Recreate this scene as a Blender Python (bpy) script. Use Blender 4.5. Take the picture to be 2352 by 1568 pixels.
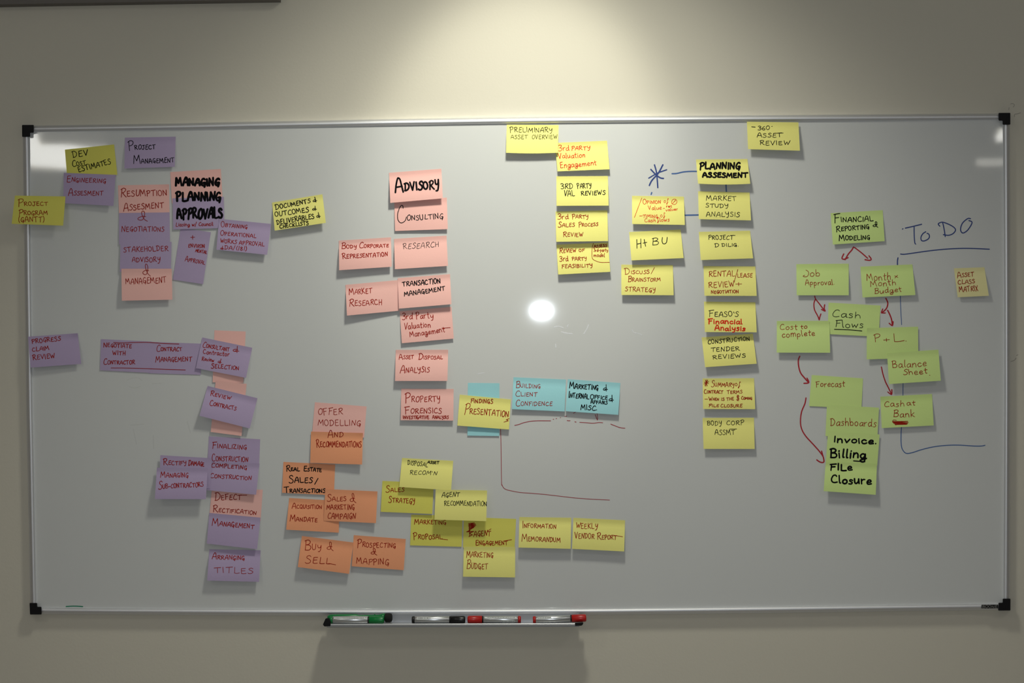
import bpy, bmesh, math, random
from mathutils import Vector, Matrix
random.seed(7)
for o in list(bpy.data.objects): bpy.data.objects.remove(o, do_unlink=True)
scene = bpy.context.scene
COL = scene.collection

# ------------------------------------------------------------------ camera
CAM = Vector((0.06759, -3.28427, 1.52738))
ROT = (1.55067, 0.00892, 0.022)
FPX = 3078.0
cd = bpy.data.cameras.new('camera'); cam = bpy.data.objects.new('camera', cd); COL.objects.link(cam)
cam.location = CAM; cam.rotation_euler = ROT
cd.sensor_fit = 'HORIZONTAL'; cd.sensor_width = 36.0; cd.lens = FPX / 2352 * 36.0
cd.clip_start = 0.05; cd.clip_end = 50
scene.camera = cam
from mathutils import Euler
CM = Euler(ROT).to_matrix()

def P(px, py, d=0.0):
    """photo position -> point on the plane parallel to the wall, d metres in front of it"""
    v = CM @ Vector(((px - 1176) / FPX, -(py - 784) / FPX, -1.0))
    t = (-d - CAM.y) / v.y
    return CAM + v * t

# ------------------------------------------------------------------ world, lights, exposure
w = bpy.data.worlds.new('world'); scene.world = w; w.use_nodes = True
w.node_tree.nodes['Background'].inputs[0].default_value = (0.9, 0.95, 1.0, 1)
w.node_tree.nodes['Background'].inputs[1].default_value = 0.02
vs = scene.view_settings
scene.display_settings.display_device = 'sRGB'
vs.view_transform = 'Standard'; vs.look = 'None'; vs.gamma = 1.0; vs.use_curve_mapping = False
vs.exposure = 0.0

def lamp(name, kind, loc, energy, color, aim=None, **kw):
    l = bpy.data.lights.new(name, kind); l.energy = energy; l.color = color
    for k, v in kw.items(): setattr(l, k, v)
    o = bpy.data.objects.new(name, l); COL.objects.link(o); o.location = loc
    if aim is not None:
        o.rotation_euler = (Vector(aim) - Vector(loc)).to_track_quat('-Z', 'Y').to_euler()
    return o
LZ = P(1252, -433).z; LX = P(1252, 100).x + 0.01
# gimbal downlight aimed at the board
lamp('downlight_beam', 'SPOT', (LX, -0.85, LZ), 23, (1.0, 0.98, 0.83), aim=(LX - 0.07, 0, LZ - 0.84),
     spot_size=math.radians(43), spot_blend=0.6, shadow_soft_size=0.06)
lamp('downlight_spill', 'SPOT', (LX, -0.85, LZ), 55, (1.0, 0.985, 0.86), aim=(LX - 0.07, 0, LZ - 1.9),
     spot_size=math.radians(104), spot_blend=1.0, shadow_soft_size=0.12)
# fill lamps added under the ceiling to raise the room's ambient light
for i, (x, y) in enumerate(((-1.6, -2.2), (1.8, -2.2), (-1.6, -4.3), (1.8, -4.3))):
    lamp('ceiling_fill', 'AREA', (x, y, 2.88), 3.9, (1.0, 0.95, 0.91), shape='DISK', size=0.35)
# camera flash
fl = CM @ Vector((0.0, 0.016, 0.02)) + CAM
lamp('camera_flash', 'AREA', fl, 12.5, (0.86, 0.93, 1.0), aim=tuple(CM @ Vector((0, 0, -3)) + CAM),
     shape='RECTANGLE', size=0.055, size_y=0.014)

# ------------------------------------------------------------------ materials
def mat(name, col, rough=0.8, metal=0.0, bump=0.0, bscale=200.0, var=0.0, vscale=20.0, coat=0.0, spec=0.5, coat_rough=0.05, trans=0.0, alpha=1.0, emit=0.0):
    m = bpy.data.materials.new(name); m.use_nodes = True
    nt = m.node_tree; b = nt.nodes['Principled BSDF']
    b.inputs['Base Color'].default_value = (*col, 1); b.inputs['Roughness'].default_value = rough
    b.inputs['Metallic'].default_value = metal; b.inputs['Specular IOR Level'].default_value = spec
    b.inputs['Coat Weight'].default_value = coat; b.inputs['Coat Roughness'].default_value = coat_rough
    b.inputs['Alpha'].default_value = alpha
    if emit:
        b.inputs['Emission Color'].default_value = (*col, 1); b.inputs['Emission Strength'].default_value = emit
    if var or bump:
        tc = nt.nodes.new('ShaderNodeTexCoord')
    if var:
        n = nt.nodes.new('ShaderNodeTexNoise'); n.inputs['Scale'].default_value = vscale; n.inputs['Detail'].default_value = 4
        r = nt.nodes.new('ShaderNodeValToRGB')
        r.color_ramp.elements[0].position = .3; r.color_ramp.elements[1].position = .7
        r.color_ramp.elements[0].color = (*[c * (1 - var) for c in col], 1); r.color_ramp.elements[1].color = (*[min(1, c * (1 + var)) for c in col], 1)
        nt.links.new(tc.outputs['Object'], n.inputs['Vector']); nt.links.new(n.outputs['Fac'], r.inputs['Fac'])
        nt.links.new(r.outputs['Color'], b.inputs['Base Color'])
    if bump:
        n = nt.nodes.new('ShaderNodeTexNoise'); n.inputs['Scale'].default_value = bscale; n.inputs['Detail'].default_value = 3
        bp = nt.nodes.new('ShaderNodeBump'); bp.inputs['Strength'].default_value = bump; bp.inputs['Distance'].default_value = 0.001
        nt.links.new(tc.outputs['Object'], n.inputs['Vector']); nt.links.new(n.outputs['Fac'], bp.inputs['Height'])
        nt.links.new(bp.outputs['Normal'], b.inputs['Normal'])
    return m
M = {}
M['wall'] = mat('cream_wall_paint', (0.655, 0.622, 0.525), 0.75, bump=0.25, bscale=160, spec=0.25)
M['room'] = mat('room_wall_paint', (0.55, 0.52, 0.46), 0.9)
M['floor'] = mat('beige_carpet', (0.40, 0.38, 0.35), 0.95, bump=0.5, bscale=400)
M['ceil'] = mat('ceiling_paint', (0.7, 0.7, 0.66), 0.9)
M['trim'] = mat('dark_cornice_paint', (0.17, 0.155, 0.14), 0.8)
M['board'] = mat('whiteboard_enamel', (0.67, 0.685, 0.675), 0.4, spec=0.1, coat=1.0, coat_rough=0.038)
M['rail'] = mat('satin_aluminium', (0.82, 0.83, 0.86), 0.56, metal=0.97, bump=0.03, bscale=900)
M['cap'] = mat('black_plastic', (0.008, 0.008, 0.009), 0.6, spec=0.2)
M['yellow'] = mat('yellow_paper', (0.90, 0.86, 0.27), 0.9, bump=.12, bscale=300, spec=.15)
M['olive'] = mat('deep_yellow_paper', (0.78, 0.74, 0.15), 0.9, bump=.12, bscale=300, spec=.15)
M['pale'] = mat('pale_yellow_paper', (0.84, 0.78, 0.40), 0.9, bump=.12, bscale=300, spec=.15)
M['pink'] = mat('pink_paper', (0.93, 0.54, 0.49), 0.9, bump=.12, bscale=300, spec=.15)
M['purple'] = mat('purple_paper', (0.47, 0.38, 0.57), 0.9, bump=.12, bscale=300, spec=.15)
M['orange'] = mat('orange_paper', (0.92, 0.395, 0.21), 0.9, bump=.12, bscale=300, spec=.15)
M['blue'] = mat('blue_paper', (0.38, 0.74, 0.80), 0.9, bump=.12, bscale=300, spec=.15)
M['green'] = mat('green_paper', (0.66, 0.84, 0.31), 0.9, bump=.12, bscale=300, spec=.15)
M['K'] = mat('black_ink', (0.006, 0.006, 0.007), 0.8, spec=.05)
M['R'] = mat('dark_red_ink', (0.33, 0.016, 0.008), 0.8, spec=.05)
M['O'] = mat('bright_red_ink', (0.70, 0.04, 0.015), 0.8, spec=.05)
M['W'] = mat('thin_red_board_ink', (0.36, 0.03, 0.045), 0.6)
M['A'] = mat('red_board_ink', (0.42, 0.008, 0.02), 0.4)
M['B'] = mat('blue_board_ink', (0.022, 0.05, 0.22), 0.4)
M['L'] = mat('light_blue_board_ink', (0.045, 0.12, 0.34), 0.4)
M['G'] = mat('green_board_smear', (0.03, 0.25, 0.14), 0.5)
M['ghost'] = mat('faint_ghost_ink', (0.55, 0.55, 0.52), 0.2, alpha=0.07)
M['residue'] = mat('ink_residue_glints', (0.95, 0.95, 1.0), 0.3, spec=1.0, alpha=0.35)  # residue smudges; the pale colour stands in for flash glints
M['pencil'] = mat('pencil_mark', (0.10, 0.09, 0.08), 0.8, alpha=0.45)

# ------------------------------------------------------------------ helpers
def mesh_obj(name, verts, faces, m, parent=None, origin=None, smooth=False, props=None):
    org = Vector(origin) if origin is not None else Vector((0, 0, 0))
    me = bpy.data.meshes.new(name)
    me.from_pydata([tuple(Vector(v) - org) for v in verts], [], faces); me.update()
    if smooth:
        me.polygons.foreach_set('use_smooth', [True] * len(me.polygons))
    me.materials.append(m)
    o = bpy.data.objects.new(name, me); COL.objects.link(o)
    if parent is not None: o.parent = parent
    elif origin is not None: o.location = org
    for k, v in (props or {}).items(): o[k] = v
    return o
def empty(name, loc, **props):
    o = bpy.data.objects.new(name, None); COL.objects.link(o); o.location = loc; o.empty_display_size = .05
    for k, v in props.items(): o[k] = v
    return o
class MB:
    def __init__(s): s.v = []; s.f = []
    def box(s, x0, x1, y0, y1, z0, z1):
        n = len(s.v)
        s.v += [(x, y, z) for z in (z0, z1) for y in (y0, y1) for x in (x0, x1)]
        s.f += [tuple(n + i for i in q) for q in ((0, 2, 3, 1), (4, 5, 7, 6), (0, 1, 5, 4), (2, 6, 7, 3), (0, 4, 6, 2), (1, 3, 7, 5))]
    def sweep(s, secs, closed=True, caps=True):
        n = len(s.v); k = len(secs[0])
        for c in secs: s.v += [tuple(p) for p in c]
        for i in range(len(secs) - 1):
            for j in range(k if closed else k - 1):
                a = n + i * k + j; b = n + i * k + (j + 1) % k
                s.f.append((a, b, b + k, a + k))
        if caps:
            s.f.append(tuple(n + j for j in range(k))[::-1]); s.f.append(tuple(n + (len(secs) - 1) * k + j for j in range(k)))
    def prism(s, front, back):
        n = len(s.v); k = len(front)
        s.v += [tuple(p) for p in front] + [tuple(p) for p in back]
        s.f.append(tuple(range(n, n + k))); s.f.append(tuple(range(n + 2 * k - 1, n + k - 1, -1)))
        for j in range(k):
            s.f.append((n + j, n + k + j, n + k + (j + 1) % k, n + (j + 1) % k))
    def obj(s, name, m, parent=None, origin=None, smooth=False, bevel=0, **props):
        o = mesh_obj(name, s.v, s.f, m, parent, origin, smooth, props)
        bm = bmesh.new(); bm.from_mesh(o.data); bmesh.ops.recalc_face_normals(bm, faces=bm.faces); bm.to_mesh(o.data); bm.free()
        if bevel:
            md = o.modifiers.new('bevel', 'BEVEL'); md.width = bevel; md.segments = 3; md.limit_method = 'ANGLE'; md.angle_limit = math.radians(40)
        return o

# ------------------------------------------------------------------ the room
X0, X1, Y0, ZC = -3.7, 3.7, -5.2, 2.95
def shell(name, x0, x1, y0, y1, z0, z1, m):
    b = MB(); b.box(x0, x1, y0, y1, z0, z1)
    return b.obj(name, m, origin=((x0 + x1) / 2, (y0 + y1) / 2, z0), kind='structure')
shell('wall_front', X0, X1, 0.0, 0.12, 0, ZC, M['wall'])
shell('wall_left', X0 - .12, X0, Y0, .12, 0, ZC, M['room'])
shell('wall_right', X1, X1 + .12, Y0, .12, 0, ZC, M['room'])
shell('wall_back', X0, X1, Y0 - .12, Y0, 0, ZC, M['room'])
shell('floor', X0, X1, Y0, .12, -.1, 0, M['floor'])
shell('ceiling', X0, X1, Y0, .12, ZC, ZC + .1, M['ceil'])
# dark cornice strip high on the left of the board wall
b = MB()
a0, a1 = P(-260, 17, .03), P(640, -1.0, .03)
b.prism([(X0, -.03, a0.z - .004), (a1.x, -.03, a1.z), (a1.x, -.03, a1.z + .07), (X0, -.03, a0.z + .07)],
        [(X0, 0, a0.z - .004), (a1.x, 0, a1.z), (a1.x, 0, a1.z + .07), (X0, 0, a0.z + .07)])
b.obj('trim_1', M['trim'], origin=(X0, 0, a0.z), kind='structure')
# added glowing panels at the rear, outlined to put reflections in the board
def mirror_pt(px, py, yback):
    q = P(px, py, 0.014); v = (q - CAM); t = (-0.014 - 0 - yback) / v.y
    return q + Vector((v.x * t, 0, v.z * t)) + Vector((0, yback + 0.014, 0))
M['glow'] = mat('glow_panel_bright', (1.0, 0.99, 0.93), 0.6, emit=14.0)
M['glow2'] = mat('glow_panel_dim', (1.0, 0.97, 0.88), 0.6, emit=4.0)
M['pframe'] = mat('panel_frame_paint', (0.6, 0.6, 0.58), 0.5)
def window(name, pts, m):
    q = [mirror_pt(x, y, Y0) for x, y in pts]
    b = MB(); b.prism([(p.x, Y0 + .03, p.z) for p in q], [(p.x, Y0, p.z) for p in q])
    c = sum(q, Vector()) / len(q)
    o = b.obj(name, m, origin=(c.x, Y0, c.z), kind='structure')
    xs = [p.x for p in q]; zs = [p.z for p in q]; f = MB()
    for x in (min(xs) - .03, max(xs) + .0): f.box(x, x + .03, Y0, Y0 + .04, min(zs) - .03, max(zs) + .03)
    for z in (min(zs) - .03, max(zs)): f.box(min(xs) - .03, max(xs) + .03, Y0, Y0 + .04, z, z + .03)
    f.obj('window_frame', M['pframe'], parent=o, origin=(c.x, Y0, c.z))

# ------------------------------------------------------------------ the whiteboard
DB = 0.014
board = empty('whiteboard', (0, 0, 0.8), label='large wall-mounted whiteboard in a rounded aluminium frame with black corners, covered in sticky notes', category='whiteboard')
TOP_O = [(52, 288.4), (78, 288.4), (420, 282.8), (560, 279.4), (720, 277), (850, 274.2), (1120, 270.2), (1280, 268.0), (1480, 266.5), (1680, 265.1), (1840, 263.8), (2200, 261), (2319, 260.4)]
TOP_I = [(52, 303.6), (78, 303.6), (420, 298.2), (560, 295), (720, 292), (850, 290), (1120, 285.4), (1280, 283.6), (1480, 281.8), (1680, 280), (1840, 279), (2200, 276.5), (2319, 275.6)]
BOT_I = [(70, 1393.6), (95, 1394), (230, 1395.3), (500, 1397), (660, 1397.7), (880, 1398.6), (1060, 1398), (1370, 1396.4), (1600, 1393.8), (1760, 1391.8), (2200, 1385.6), (2319, 1384.2)]
BOT_O = [(70, 1409.4), (95, 1409.7), (230, 1410.6), (500, 1412.6), (660, 1413.2), (880, 1413.8), (1060, 1413.4), (1370, 1411.6), (1600, 1409.2), (1760, 1407.5), (2200, 1401.2), (2319, 1400.0)]
LEF_O = [(51.5, 290), (52, 315), (53.5, 400), (56.4, 640), (58.3, 760), (60.4, 940), (61.8, 1000), (65, 1160), (69.4, 1380), (70, 1408)]
LEF_I = [(68, 290), (68.3, 315), (69.3, 400), (72, 640), (73.4, 760), (75.6, 940), (77.2, 1000), (80, 1160), (84.3, 1380), (85, 1408)]
RIG_I = [(2303, 262), (2303.3, 290), (2304.3, 420), (2305.5, 700), (2305.7, 900), (2304.6, 1150), (2303.6, 1350), (2303.2, 1400)]
RIG_O = [(2319.4, 262), (2319.5, 290), (2320, 420), (2321, 700), (2321, 900), (2320.6, 1150), (2320, 1350), (2320, 1400)]
def interp(line, t, ax):
    for a, c in zip(line, line[1:]):
        if t <= c[ax] or c is line[-1]:
            k = (t - a[ax]) / (c[ax] - a[ax]); return a[1 - ax] + k * (c[1 - ax] - a[1 - ax])
def rail(outer, inner, ax, n=44):
    secs = []
    t0, t1 = outer[0][ax], outer[-1][ax]
    K = 14
    for i in range(n + 1):
        t = t0 + (t1 - t0) * i / n
        o, q = interp(outer, t, ax), interp(inner, t, ax)
        mk = (lambda s, d: P(t, s, d)) if ax == 0 else (lambda s, d: P(s, t, d))
        pts = [mk(o, .0005)]
        for j in range(K + 1):
            u = (1 - math.cos(math.pi * j / K)) / 2; d = .0095 + .0125 * math.sin(math.pi * j / K)
            pts.append(mk(o + (q - o) * u, d))
        pts.append(mk(q, .0005)); secs.append(pts)
    m = MB(); m.sweep(secs)
    o = m.obj('frame_rail', M['rail'], parent=board, origin=board.location, smooth=True)
    es = o.modifiers.new('edge_split', 'EDGE_SPLIT'); es.split_angle = math.radians(50)
    return o
for a, c, ax in ((TOP_O, TOP_I, 0), (BOT_O, BOT_I, 0), (LEF_O, LEF_I, 1), (RIG_O, RIG_I, 1)): rail(a, c, ax)
# writing surface
ring = []
for x in range(0, 41):
    t = 60 + (2312 - 60) * x / 40; ring.append((t, (interp(TOP_O, t, 0) + interp(TOP_I, t, 0)) / 2))
ring += [(2313, 500), (2313.5, 800), (2312.5, 1100)]
for x in range(0, 41):
    t = 2312 - (2312 - 77) * x / 40; ring.append((t, (interp(BOT_O, t, 0) + interp(BOT_I, t, 0)) / 2))
ring += [(71, 1100), (66, 800), (61, 500)]
m = MB(); m.prism([P(x, y, DB) for x, y in ring], [P(x, y, .003) for x, y in ring])
m.obj('writing_surface', M['board'], parent=board, origin=board.location)
CAPS = [
 [(50.5, 286.8), (77.5, 286.8), (77.5, 304.8), (69.3, 304.8), (69.3, 314.2), (50.8, 314.2)],
 [(2293.6, 259.2), (2320.6, 259.0), (2320.6, 286.2), (2302.8, 286.2), (2302.8, 276.9), (2293.6, 276.9)],
 [(67.8, 1384.2), (85.2, 1384.2), (85.8, 1393), (95.2, 1393), (95.6, 1410.8), (68.8, 1410.8)],
 [(2303, 1374.4), (2321, 1374.4), (2320.8, 1401.6), (2292.8, 1401.8), (2293.4, 1383.8), (2303, 1383.6)]]
for c in CAPS:
    m = MB(); m.prism([P(x, y, .0262) for x, y in c], [P(x, y, .0) for x, y in c])
    m.obj('corner_cap', M['cap'], parent=board, origin=board.location, bevel=.0015)

# ------------------------------------------------------------------ strokes
G = {
'A': "66;~0,0 12,52 28,94 38,98 48,86 56,44 64,0;8,36 60,40",
'B': "58;6,0 9,98;~0,92 30,102 50,86 38,62 12,53;~12,53 44,50 57,28 42,4 4,1",
'C': "60;~56,84 44,98 22,88 5,46 10,12 32,1 60,10",
'D': "64;10,0 13,95;~0,90 34,97 60,64 52,24 28,3 4,1",
'E': "54;~50,96 24,94 10,91;10,92 7,3;~7,3 28,-1 52,5;10,50 44,54",
'F': "56;9,-4 12,92;~0,88 28,94 58,99;12,50 46,55",
'G': "60;~52,86 38,98 18,84 4,42 14,8 34,4 50,26;~30,38 52,42 54,20 44,-18",
'H': "60;8,0 8,98;54,0 54,100;8,46 54,52",
'I': "16;9,0 8,98",
'J': "52;~36,96 39,40 32,4 12,0 0,16;14,93 60,98",
'K': "58;8,0 8,98;~54,97 26,64 10,48;~10,48 32,32 58,0",
'L': "54;10,98 8,4;~8,4 28,0 56,5",
'M': "80;0,0 10,96 36,32 62,98 76,0",
'N': "62;4,0 8,94 52,4 58,100",
'O': "60;~32,98 10,82 2,42 16,4 40,3 58,38 50,84 28,97",
'P': "56;10,-8 12,94;~0,84 24,100 50,94 54,72 38,52 13,44",
'Q': "62;~32,98 10,82 2,42 16,4 40,3 58,38 50,84 28,97;36,24 64,-8",
'R': "62;9,0 11,94;~0,84 26,100 50,92 51,72 34,54 13,48;~22,50 38,26 64,0",
'S': "52;~50,86 36,99 16,90 13,70 34,52 49,30 36,4 12,0 0,10",
'T': "64;32,0 33,94;~0,90 32,94 66,99",
'U': "60;~5,98 4,42 14,6 34,2 50,26 56,98",
'V': "60;2,98 28,2 58,100",
'W': "84;2,98 22,4 42,68 58,4 84,100",
'X': "58;2,96 54,0;54,100 4,-4",
'Y': "58;~3,98 8,62 26,48 46,64 53,96;~53,96 50,34 36,-16 16,-20",
'hooked': "52;~4,98 8,58 22,44 40,58 47,98;~47,98 46,36 34,-20 12,-26",
'j': "56;~22,100 50,76 54,30 36,0 2,2 0,14 14,22",
'Z': "58;2,94 54,96 4,3 58,0",
'y': "50;~4,54 8,22 24,12 42,28 46,54;~46,54 44,4 32,-34 12,-38",
'&': "64;~54,44 30,46 5,26 12,8 34,10 45,48 46,88 34,104 27,84 36,40 48,12 66,-6",
'@': "60;~48,44 26,46 5,28 12,10 34,14 44,30;42,100 44,-6;26,20 62,22",
'0': "58;~32,98 10,82 2,42 16,4 40,3 56,38 50,84 28,97",
'1': "18;8,0 10,98",
'3': "52;~2,92 24,101 46,88 40,66 18,54 44,46 52,22 30,0 0,5",
'6': "52;~46,99 18,72 4,34 16,2 40,2 50,24 34,44 8,30",
'8': "52;~46,84 28,99 12,84 26,56 46,30 30,0 8,18 24,54 46,84",
'a': "50;~44,48 24,56 5,34 9,5 26,5 42,28;46,54 45,8 55,2",
'b': "48;5,98 7,3;~7,30 24,52 44,36 38,5 8,4",
'c': "44;~42,46 24,56 4,34 9,5 28,0 46,12",
'd': "52;~44,44 24,54 4,32 11,3 32,8 44,28;46,98 45,8 55,1",
'e': "46;~6,26 38,32 36,52 18,54 4,28 14,2 46,8",
'f': "44;~46,90 34,100 24,82 22,10 15,-28 5,-30 11,-8 40,16",
'g': "50;~44,46 24,56 4,36 11,9 30,11 44,42;~46,54 44,4 34,-32 12,-34 2,-18 30,-4 56,6",
'h': "50;5,98 4,0;~5,30 22,54 40,42 46,0",
'i': "14;6,54 8,0;6,74 8,79",
'k': "46;4,98 4,0;40,56 8,24 46,0",
'l': "18;~7,98 8,8 18,1",
'm': "76;4,54 6,0;~6,30 20,54 34,42 36,0;~36,34 52,54 66,42 71,0",
'n': "50;4,54 5,0;~5,30 22,54 40,42 45,0",
'o': "48;~26,56 7,42 6,12 26,0 44,16 42,44 24,56",
'p': "50;4,54 6,-40;~5,34 24,56 44,36 34,6 6,8",
'r': "38;4,54 6,0;~5,28 20,50 38,52",
's': "40;~38,50 20,58 10,42 34,22 26,2 2,2",
't': "36;~16,88 18,6 32,2;0,56 38,61",
'u': "52;~4,54 6,12 20,1 40,22 45,54;45,54 48,2",
'v': "46;2,54 20,2 44,56",
'w': "66;2,54 14,2 30,40 46,2 64,56",
'x': "44;2,52 42,0;42,54 0,-2",
'.': "12;4,2 6,5", '-': "44;0,40 42,43", '/': "40;0,-12 38,104", '(': "24;~22,108 7,72 6,22 22,-14", ')': "24;~0,108 16,72 16,22 0,-14",
'+': "52;26,86 25,8;0,46 52,50", "'": "14;2,106 10,80",
'$': "60;~52,84 36,95 16,86 14,68 34,52 48,30 34,8 10,4 0,14;22,110 20,-12;40,110 38,-12",
'*': "70;16,100 54,0;54,100 16,0;0,64 70,40;0,30 70,72;36,104 32,-6",
}
def parse(g):
    p = G[g].split(';'); out = []
    for s in p[1:]:
        sm = s[0] == '~'; s = s.lstrip('~')
        out.append((sm, [tuple(float(c) / 100 for c in q.split(',')) for q in s.split()]))
    return float(p[0]) / 100, out
GL = {k: parse(k) for k in G}
def smooth(pts, n=5):
    if len(pts) < 3: return pts
    r = []; q = [pts[0]] + list(pts) + [pts[-1]]
    for i in range(1, len(q) - 2):
        p0, p1, p2, p3 = q[i - 1:i + 3]
        for k in range(n):
            t = k / n
            r.append(tuple(.5 * (2 * p1[a] + (p2[a] - p0[a]) * t + (2 * p0[a] - 5 * p1[a] + 4 * p2[a] - p3[a]) * t * t + (3 * p1[a] - p0[a] - 3 * p2[a] + p3[a]) * t ** 3) for a in (0, 1)))
    r.append(pts[-1]); return r
def layout(text, x0, y0, x1, y1, h, big=1.5, slant=0.0):
    """strokes (photo units) of one written line from (x0,y0) to (x1,y1); ^ marks a tall initial"""
    gs = []; adv = 0.0; i = 0; bigf = 1.0
    L = math.hypot(x1 - x0, y1 - y0)
    seq = []
    while i < len(text):
        ch = text[i]
        if ch == '^': bigf = big; i += 1; continue
        if ch == ' ': adv += .42; i += 1; continue
        if ch == 'Y' and h > 7 and (len(seq) % 2): ch = 'hooked'
        wd, st = GL[ch]
        if seq: adv += .15
        seq.append((adv, wd * (bigf * .92 if bigf > 1 else 1), bigf, st)); adv += seq[-1][1]
        bigf = 1.0; i += 1
    k = L / (adv * h) if adv else 1
    if len(seq) == 1: k = L / (seq[0][1] * h)
    ux, uy = (x1 - x0) / L, (y1 - y0) / L
    out = []
    for a, wd, bf, st in seq:
        jr = random.uniform(-.11, .11); js = random.uniform(.88, 1.08); jy = random.uniform(-.07, .07)
        for sm, pts in st:
            q = []
            for x, y in pts:
                sx = (x * (bf * .92 if bf > 1 else 1) + a) * h * k
                yy = (y * bf - (0.10 if bf > 1 else 0)) * js + jy
                sx += (slant + jr) * yy * h
                q.append((x0 + ux * sx + uy * yy * h, y0 + uy * sx - ux * yy * h))
            out.append(smooth(q) if sm else q)
    return out
def resample(pts, step):
    r = [pts[0]]
    for a, c in zip(pts, pts[1:]):
        n = max(1, int(math.hypot(c[0] - a[0], c[1] - a[1]) / step))
        for i in range(1, n + 1): r.append((a[0] + (c[0] - a[0]) * i / n, a[1] + (c[1] - a[1]) * i / n))
    return r
_lay = [0]
def ribbon(V, F, pts, wd, depth):
    cut = [0]
    for i in range(1, len(pts) - 1):
        a, b_, c = pts[i - 1], pts[i], pts[i + 1]
        d1 = math.atan2(b_[1] - a[1], b_[0] - a[0]); d2 = math.atan2(c[1] - b_[1], c[0] - b_[0])
        if abs((d2 - d1 + math.pi) % (2 * math.pi) - math.pi) > .9: cut.append(i)
    cut.append(len(pts) - 1)
    for i, j in zip(cut, cut[1:]): ribbon_run(V, F, pts[i:j + 1], wd, depth)
def ribbon_run(V, F, pts, wd, depth):
    """flat ink line, width wd (photo units), lying on the sheet given by depth(px,py)"""
    pts = resample(pts, 5.0); n0 = len(V); n = len(pts)
    _lay[0] = (_lay[0] + 1) % 24
    ez = .00022 + _lay[0] * .000006
    wv = random.uniform(.9, 1.1); hw = wd / 2 * wv
    D = []
    for i in range(n):
        a = pts[max(0, i - 1)]; c = pts[min(n - 1, i + 1)]
        dx, dy = c[0] - a[0], c[1] - a[1]; l = math.hypot(dx, dy) or 1
        D.append((dx / l, dy / l))
    def add(x, y): V.append(P(x, y, depth(x, y) + ez))
    # rounded ends
    s = pts[0]; e = pts[-1]
    st = [(s[0] - D[0][0] * hw, s[1] - D[0][1] * hw)]
    add(*st[0]); 
    prev = None
    rows = []
    for i in range(-1, n + 1):
        if i == -1: p, d, k = (s[0] - D[0][0] * hw * .7, s[1] - D[0][1] * hw * .7), D[0], .7
        elif i == n: p, d, k = (e[0] + D[-1][0] * hw * .7, e[1] + D[-1][1] * hw * .7), D[-1], .7
        else: p, d, k = pts[i], D[i], 1
        a = len(V); add(p[0] - d[1] * hw * k, p[1] + d[0] * hw * k); add(p[0] + d[1] * hw * k, p[1] - d[0] * hw * k)
        rows.append(a)
    t = len(V); add(e[0] + D[-1][0] * hw, e[1] + D[-1][1] * hw)
    F.append((n0, rows[0], rows[0] + 1))
    for a, c in zip(rows, rows[1:]): F.append((a, c, c + 1, a + 1))
    F.append((rows[-1], t, rows[-1] + 1))

# ------------------------------------------------------------------ sticky notes
NOTES = []
NU, NV = 10, 12
def sm(t): t = min(1, max(0, t)); return t * t * (3 - 2 * t)
def make_profile(lift, base, curl, strip=.15):
    ll, lr = [l * (1.12 if l > .004 else 1) for l in lift]; bl, br = base; cl, cr = curl
    tip = random.uniform(.0006, .0014) if max(lift) > 3e-3 else .0002
    def f(u, v):
        L = ll + (lr - ll) * u
        t = max(0.0, (v - strip) / (1 - strip))
        bend = (1 - (1 - t) ** 1.65) * sm(t / .08 + .3) if t > 0 else 0
        d = bl + (br - bl) * u + L * bend + tip * max(0, 1 - v / strip)
        d += cl * max(0, 1 - u / .22) ** 2 * max(0, 1 - v / .3) ** 2 + cr * max(0, 1 - (1 - u) / .22) ** 2 * max(0, 1 - v / .3) ** 2
        return d
    return f
def inv(q, x, y):
    (ax, ay), (bx, by), (cx, cy), (dx, dy) = q       # TL TR BR BL
    u = v = .5
    for _ in range(6):
        fx = ax * (1 - u) * (1 - v) + bx * u * (1 - v) + cx * u * v + dx * (1 - u) * v - x
        fy = ay * (1 - u) * (1 - v) + by * u * (1 - v) + cy * u * v + dy * (1 - u) * v - y
        a = (bx - ax) * (1 - v) + (cx - dx) * v; b = (dx - ax) * (1 - u) + (cx - bx) * u
        c = (by - ay) * (1 - v) + (cy - dy) * v; e = (dy - ay) * (1 - u) + (cy - by) * u
        det = a * e - b * c
        u -= (fx * e - b * fy) / det; v -= (a * fy - fx * c) / det
    return u, v
def bil(q, u, v):
    return tuple(q[0][k] * (1 - u) * (1 - v) + q[1][k] * u * (1 - v) + q[2][k] * u * v + q[3][k] * (1 - u) * v for k in (0, 1))
class Note: pass
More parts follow.
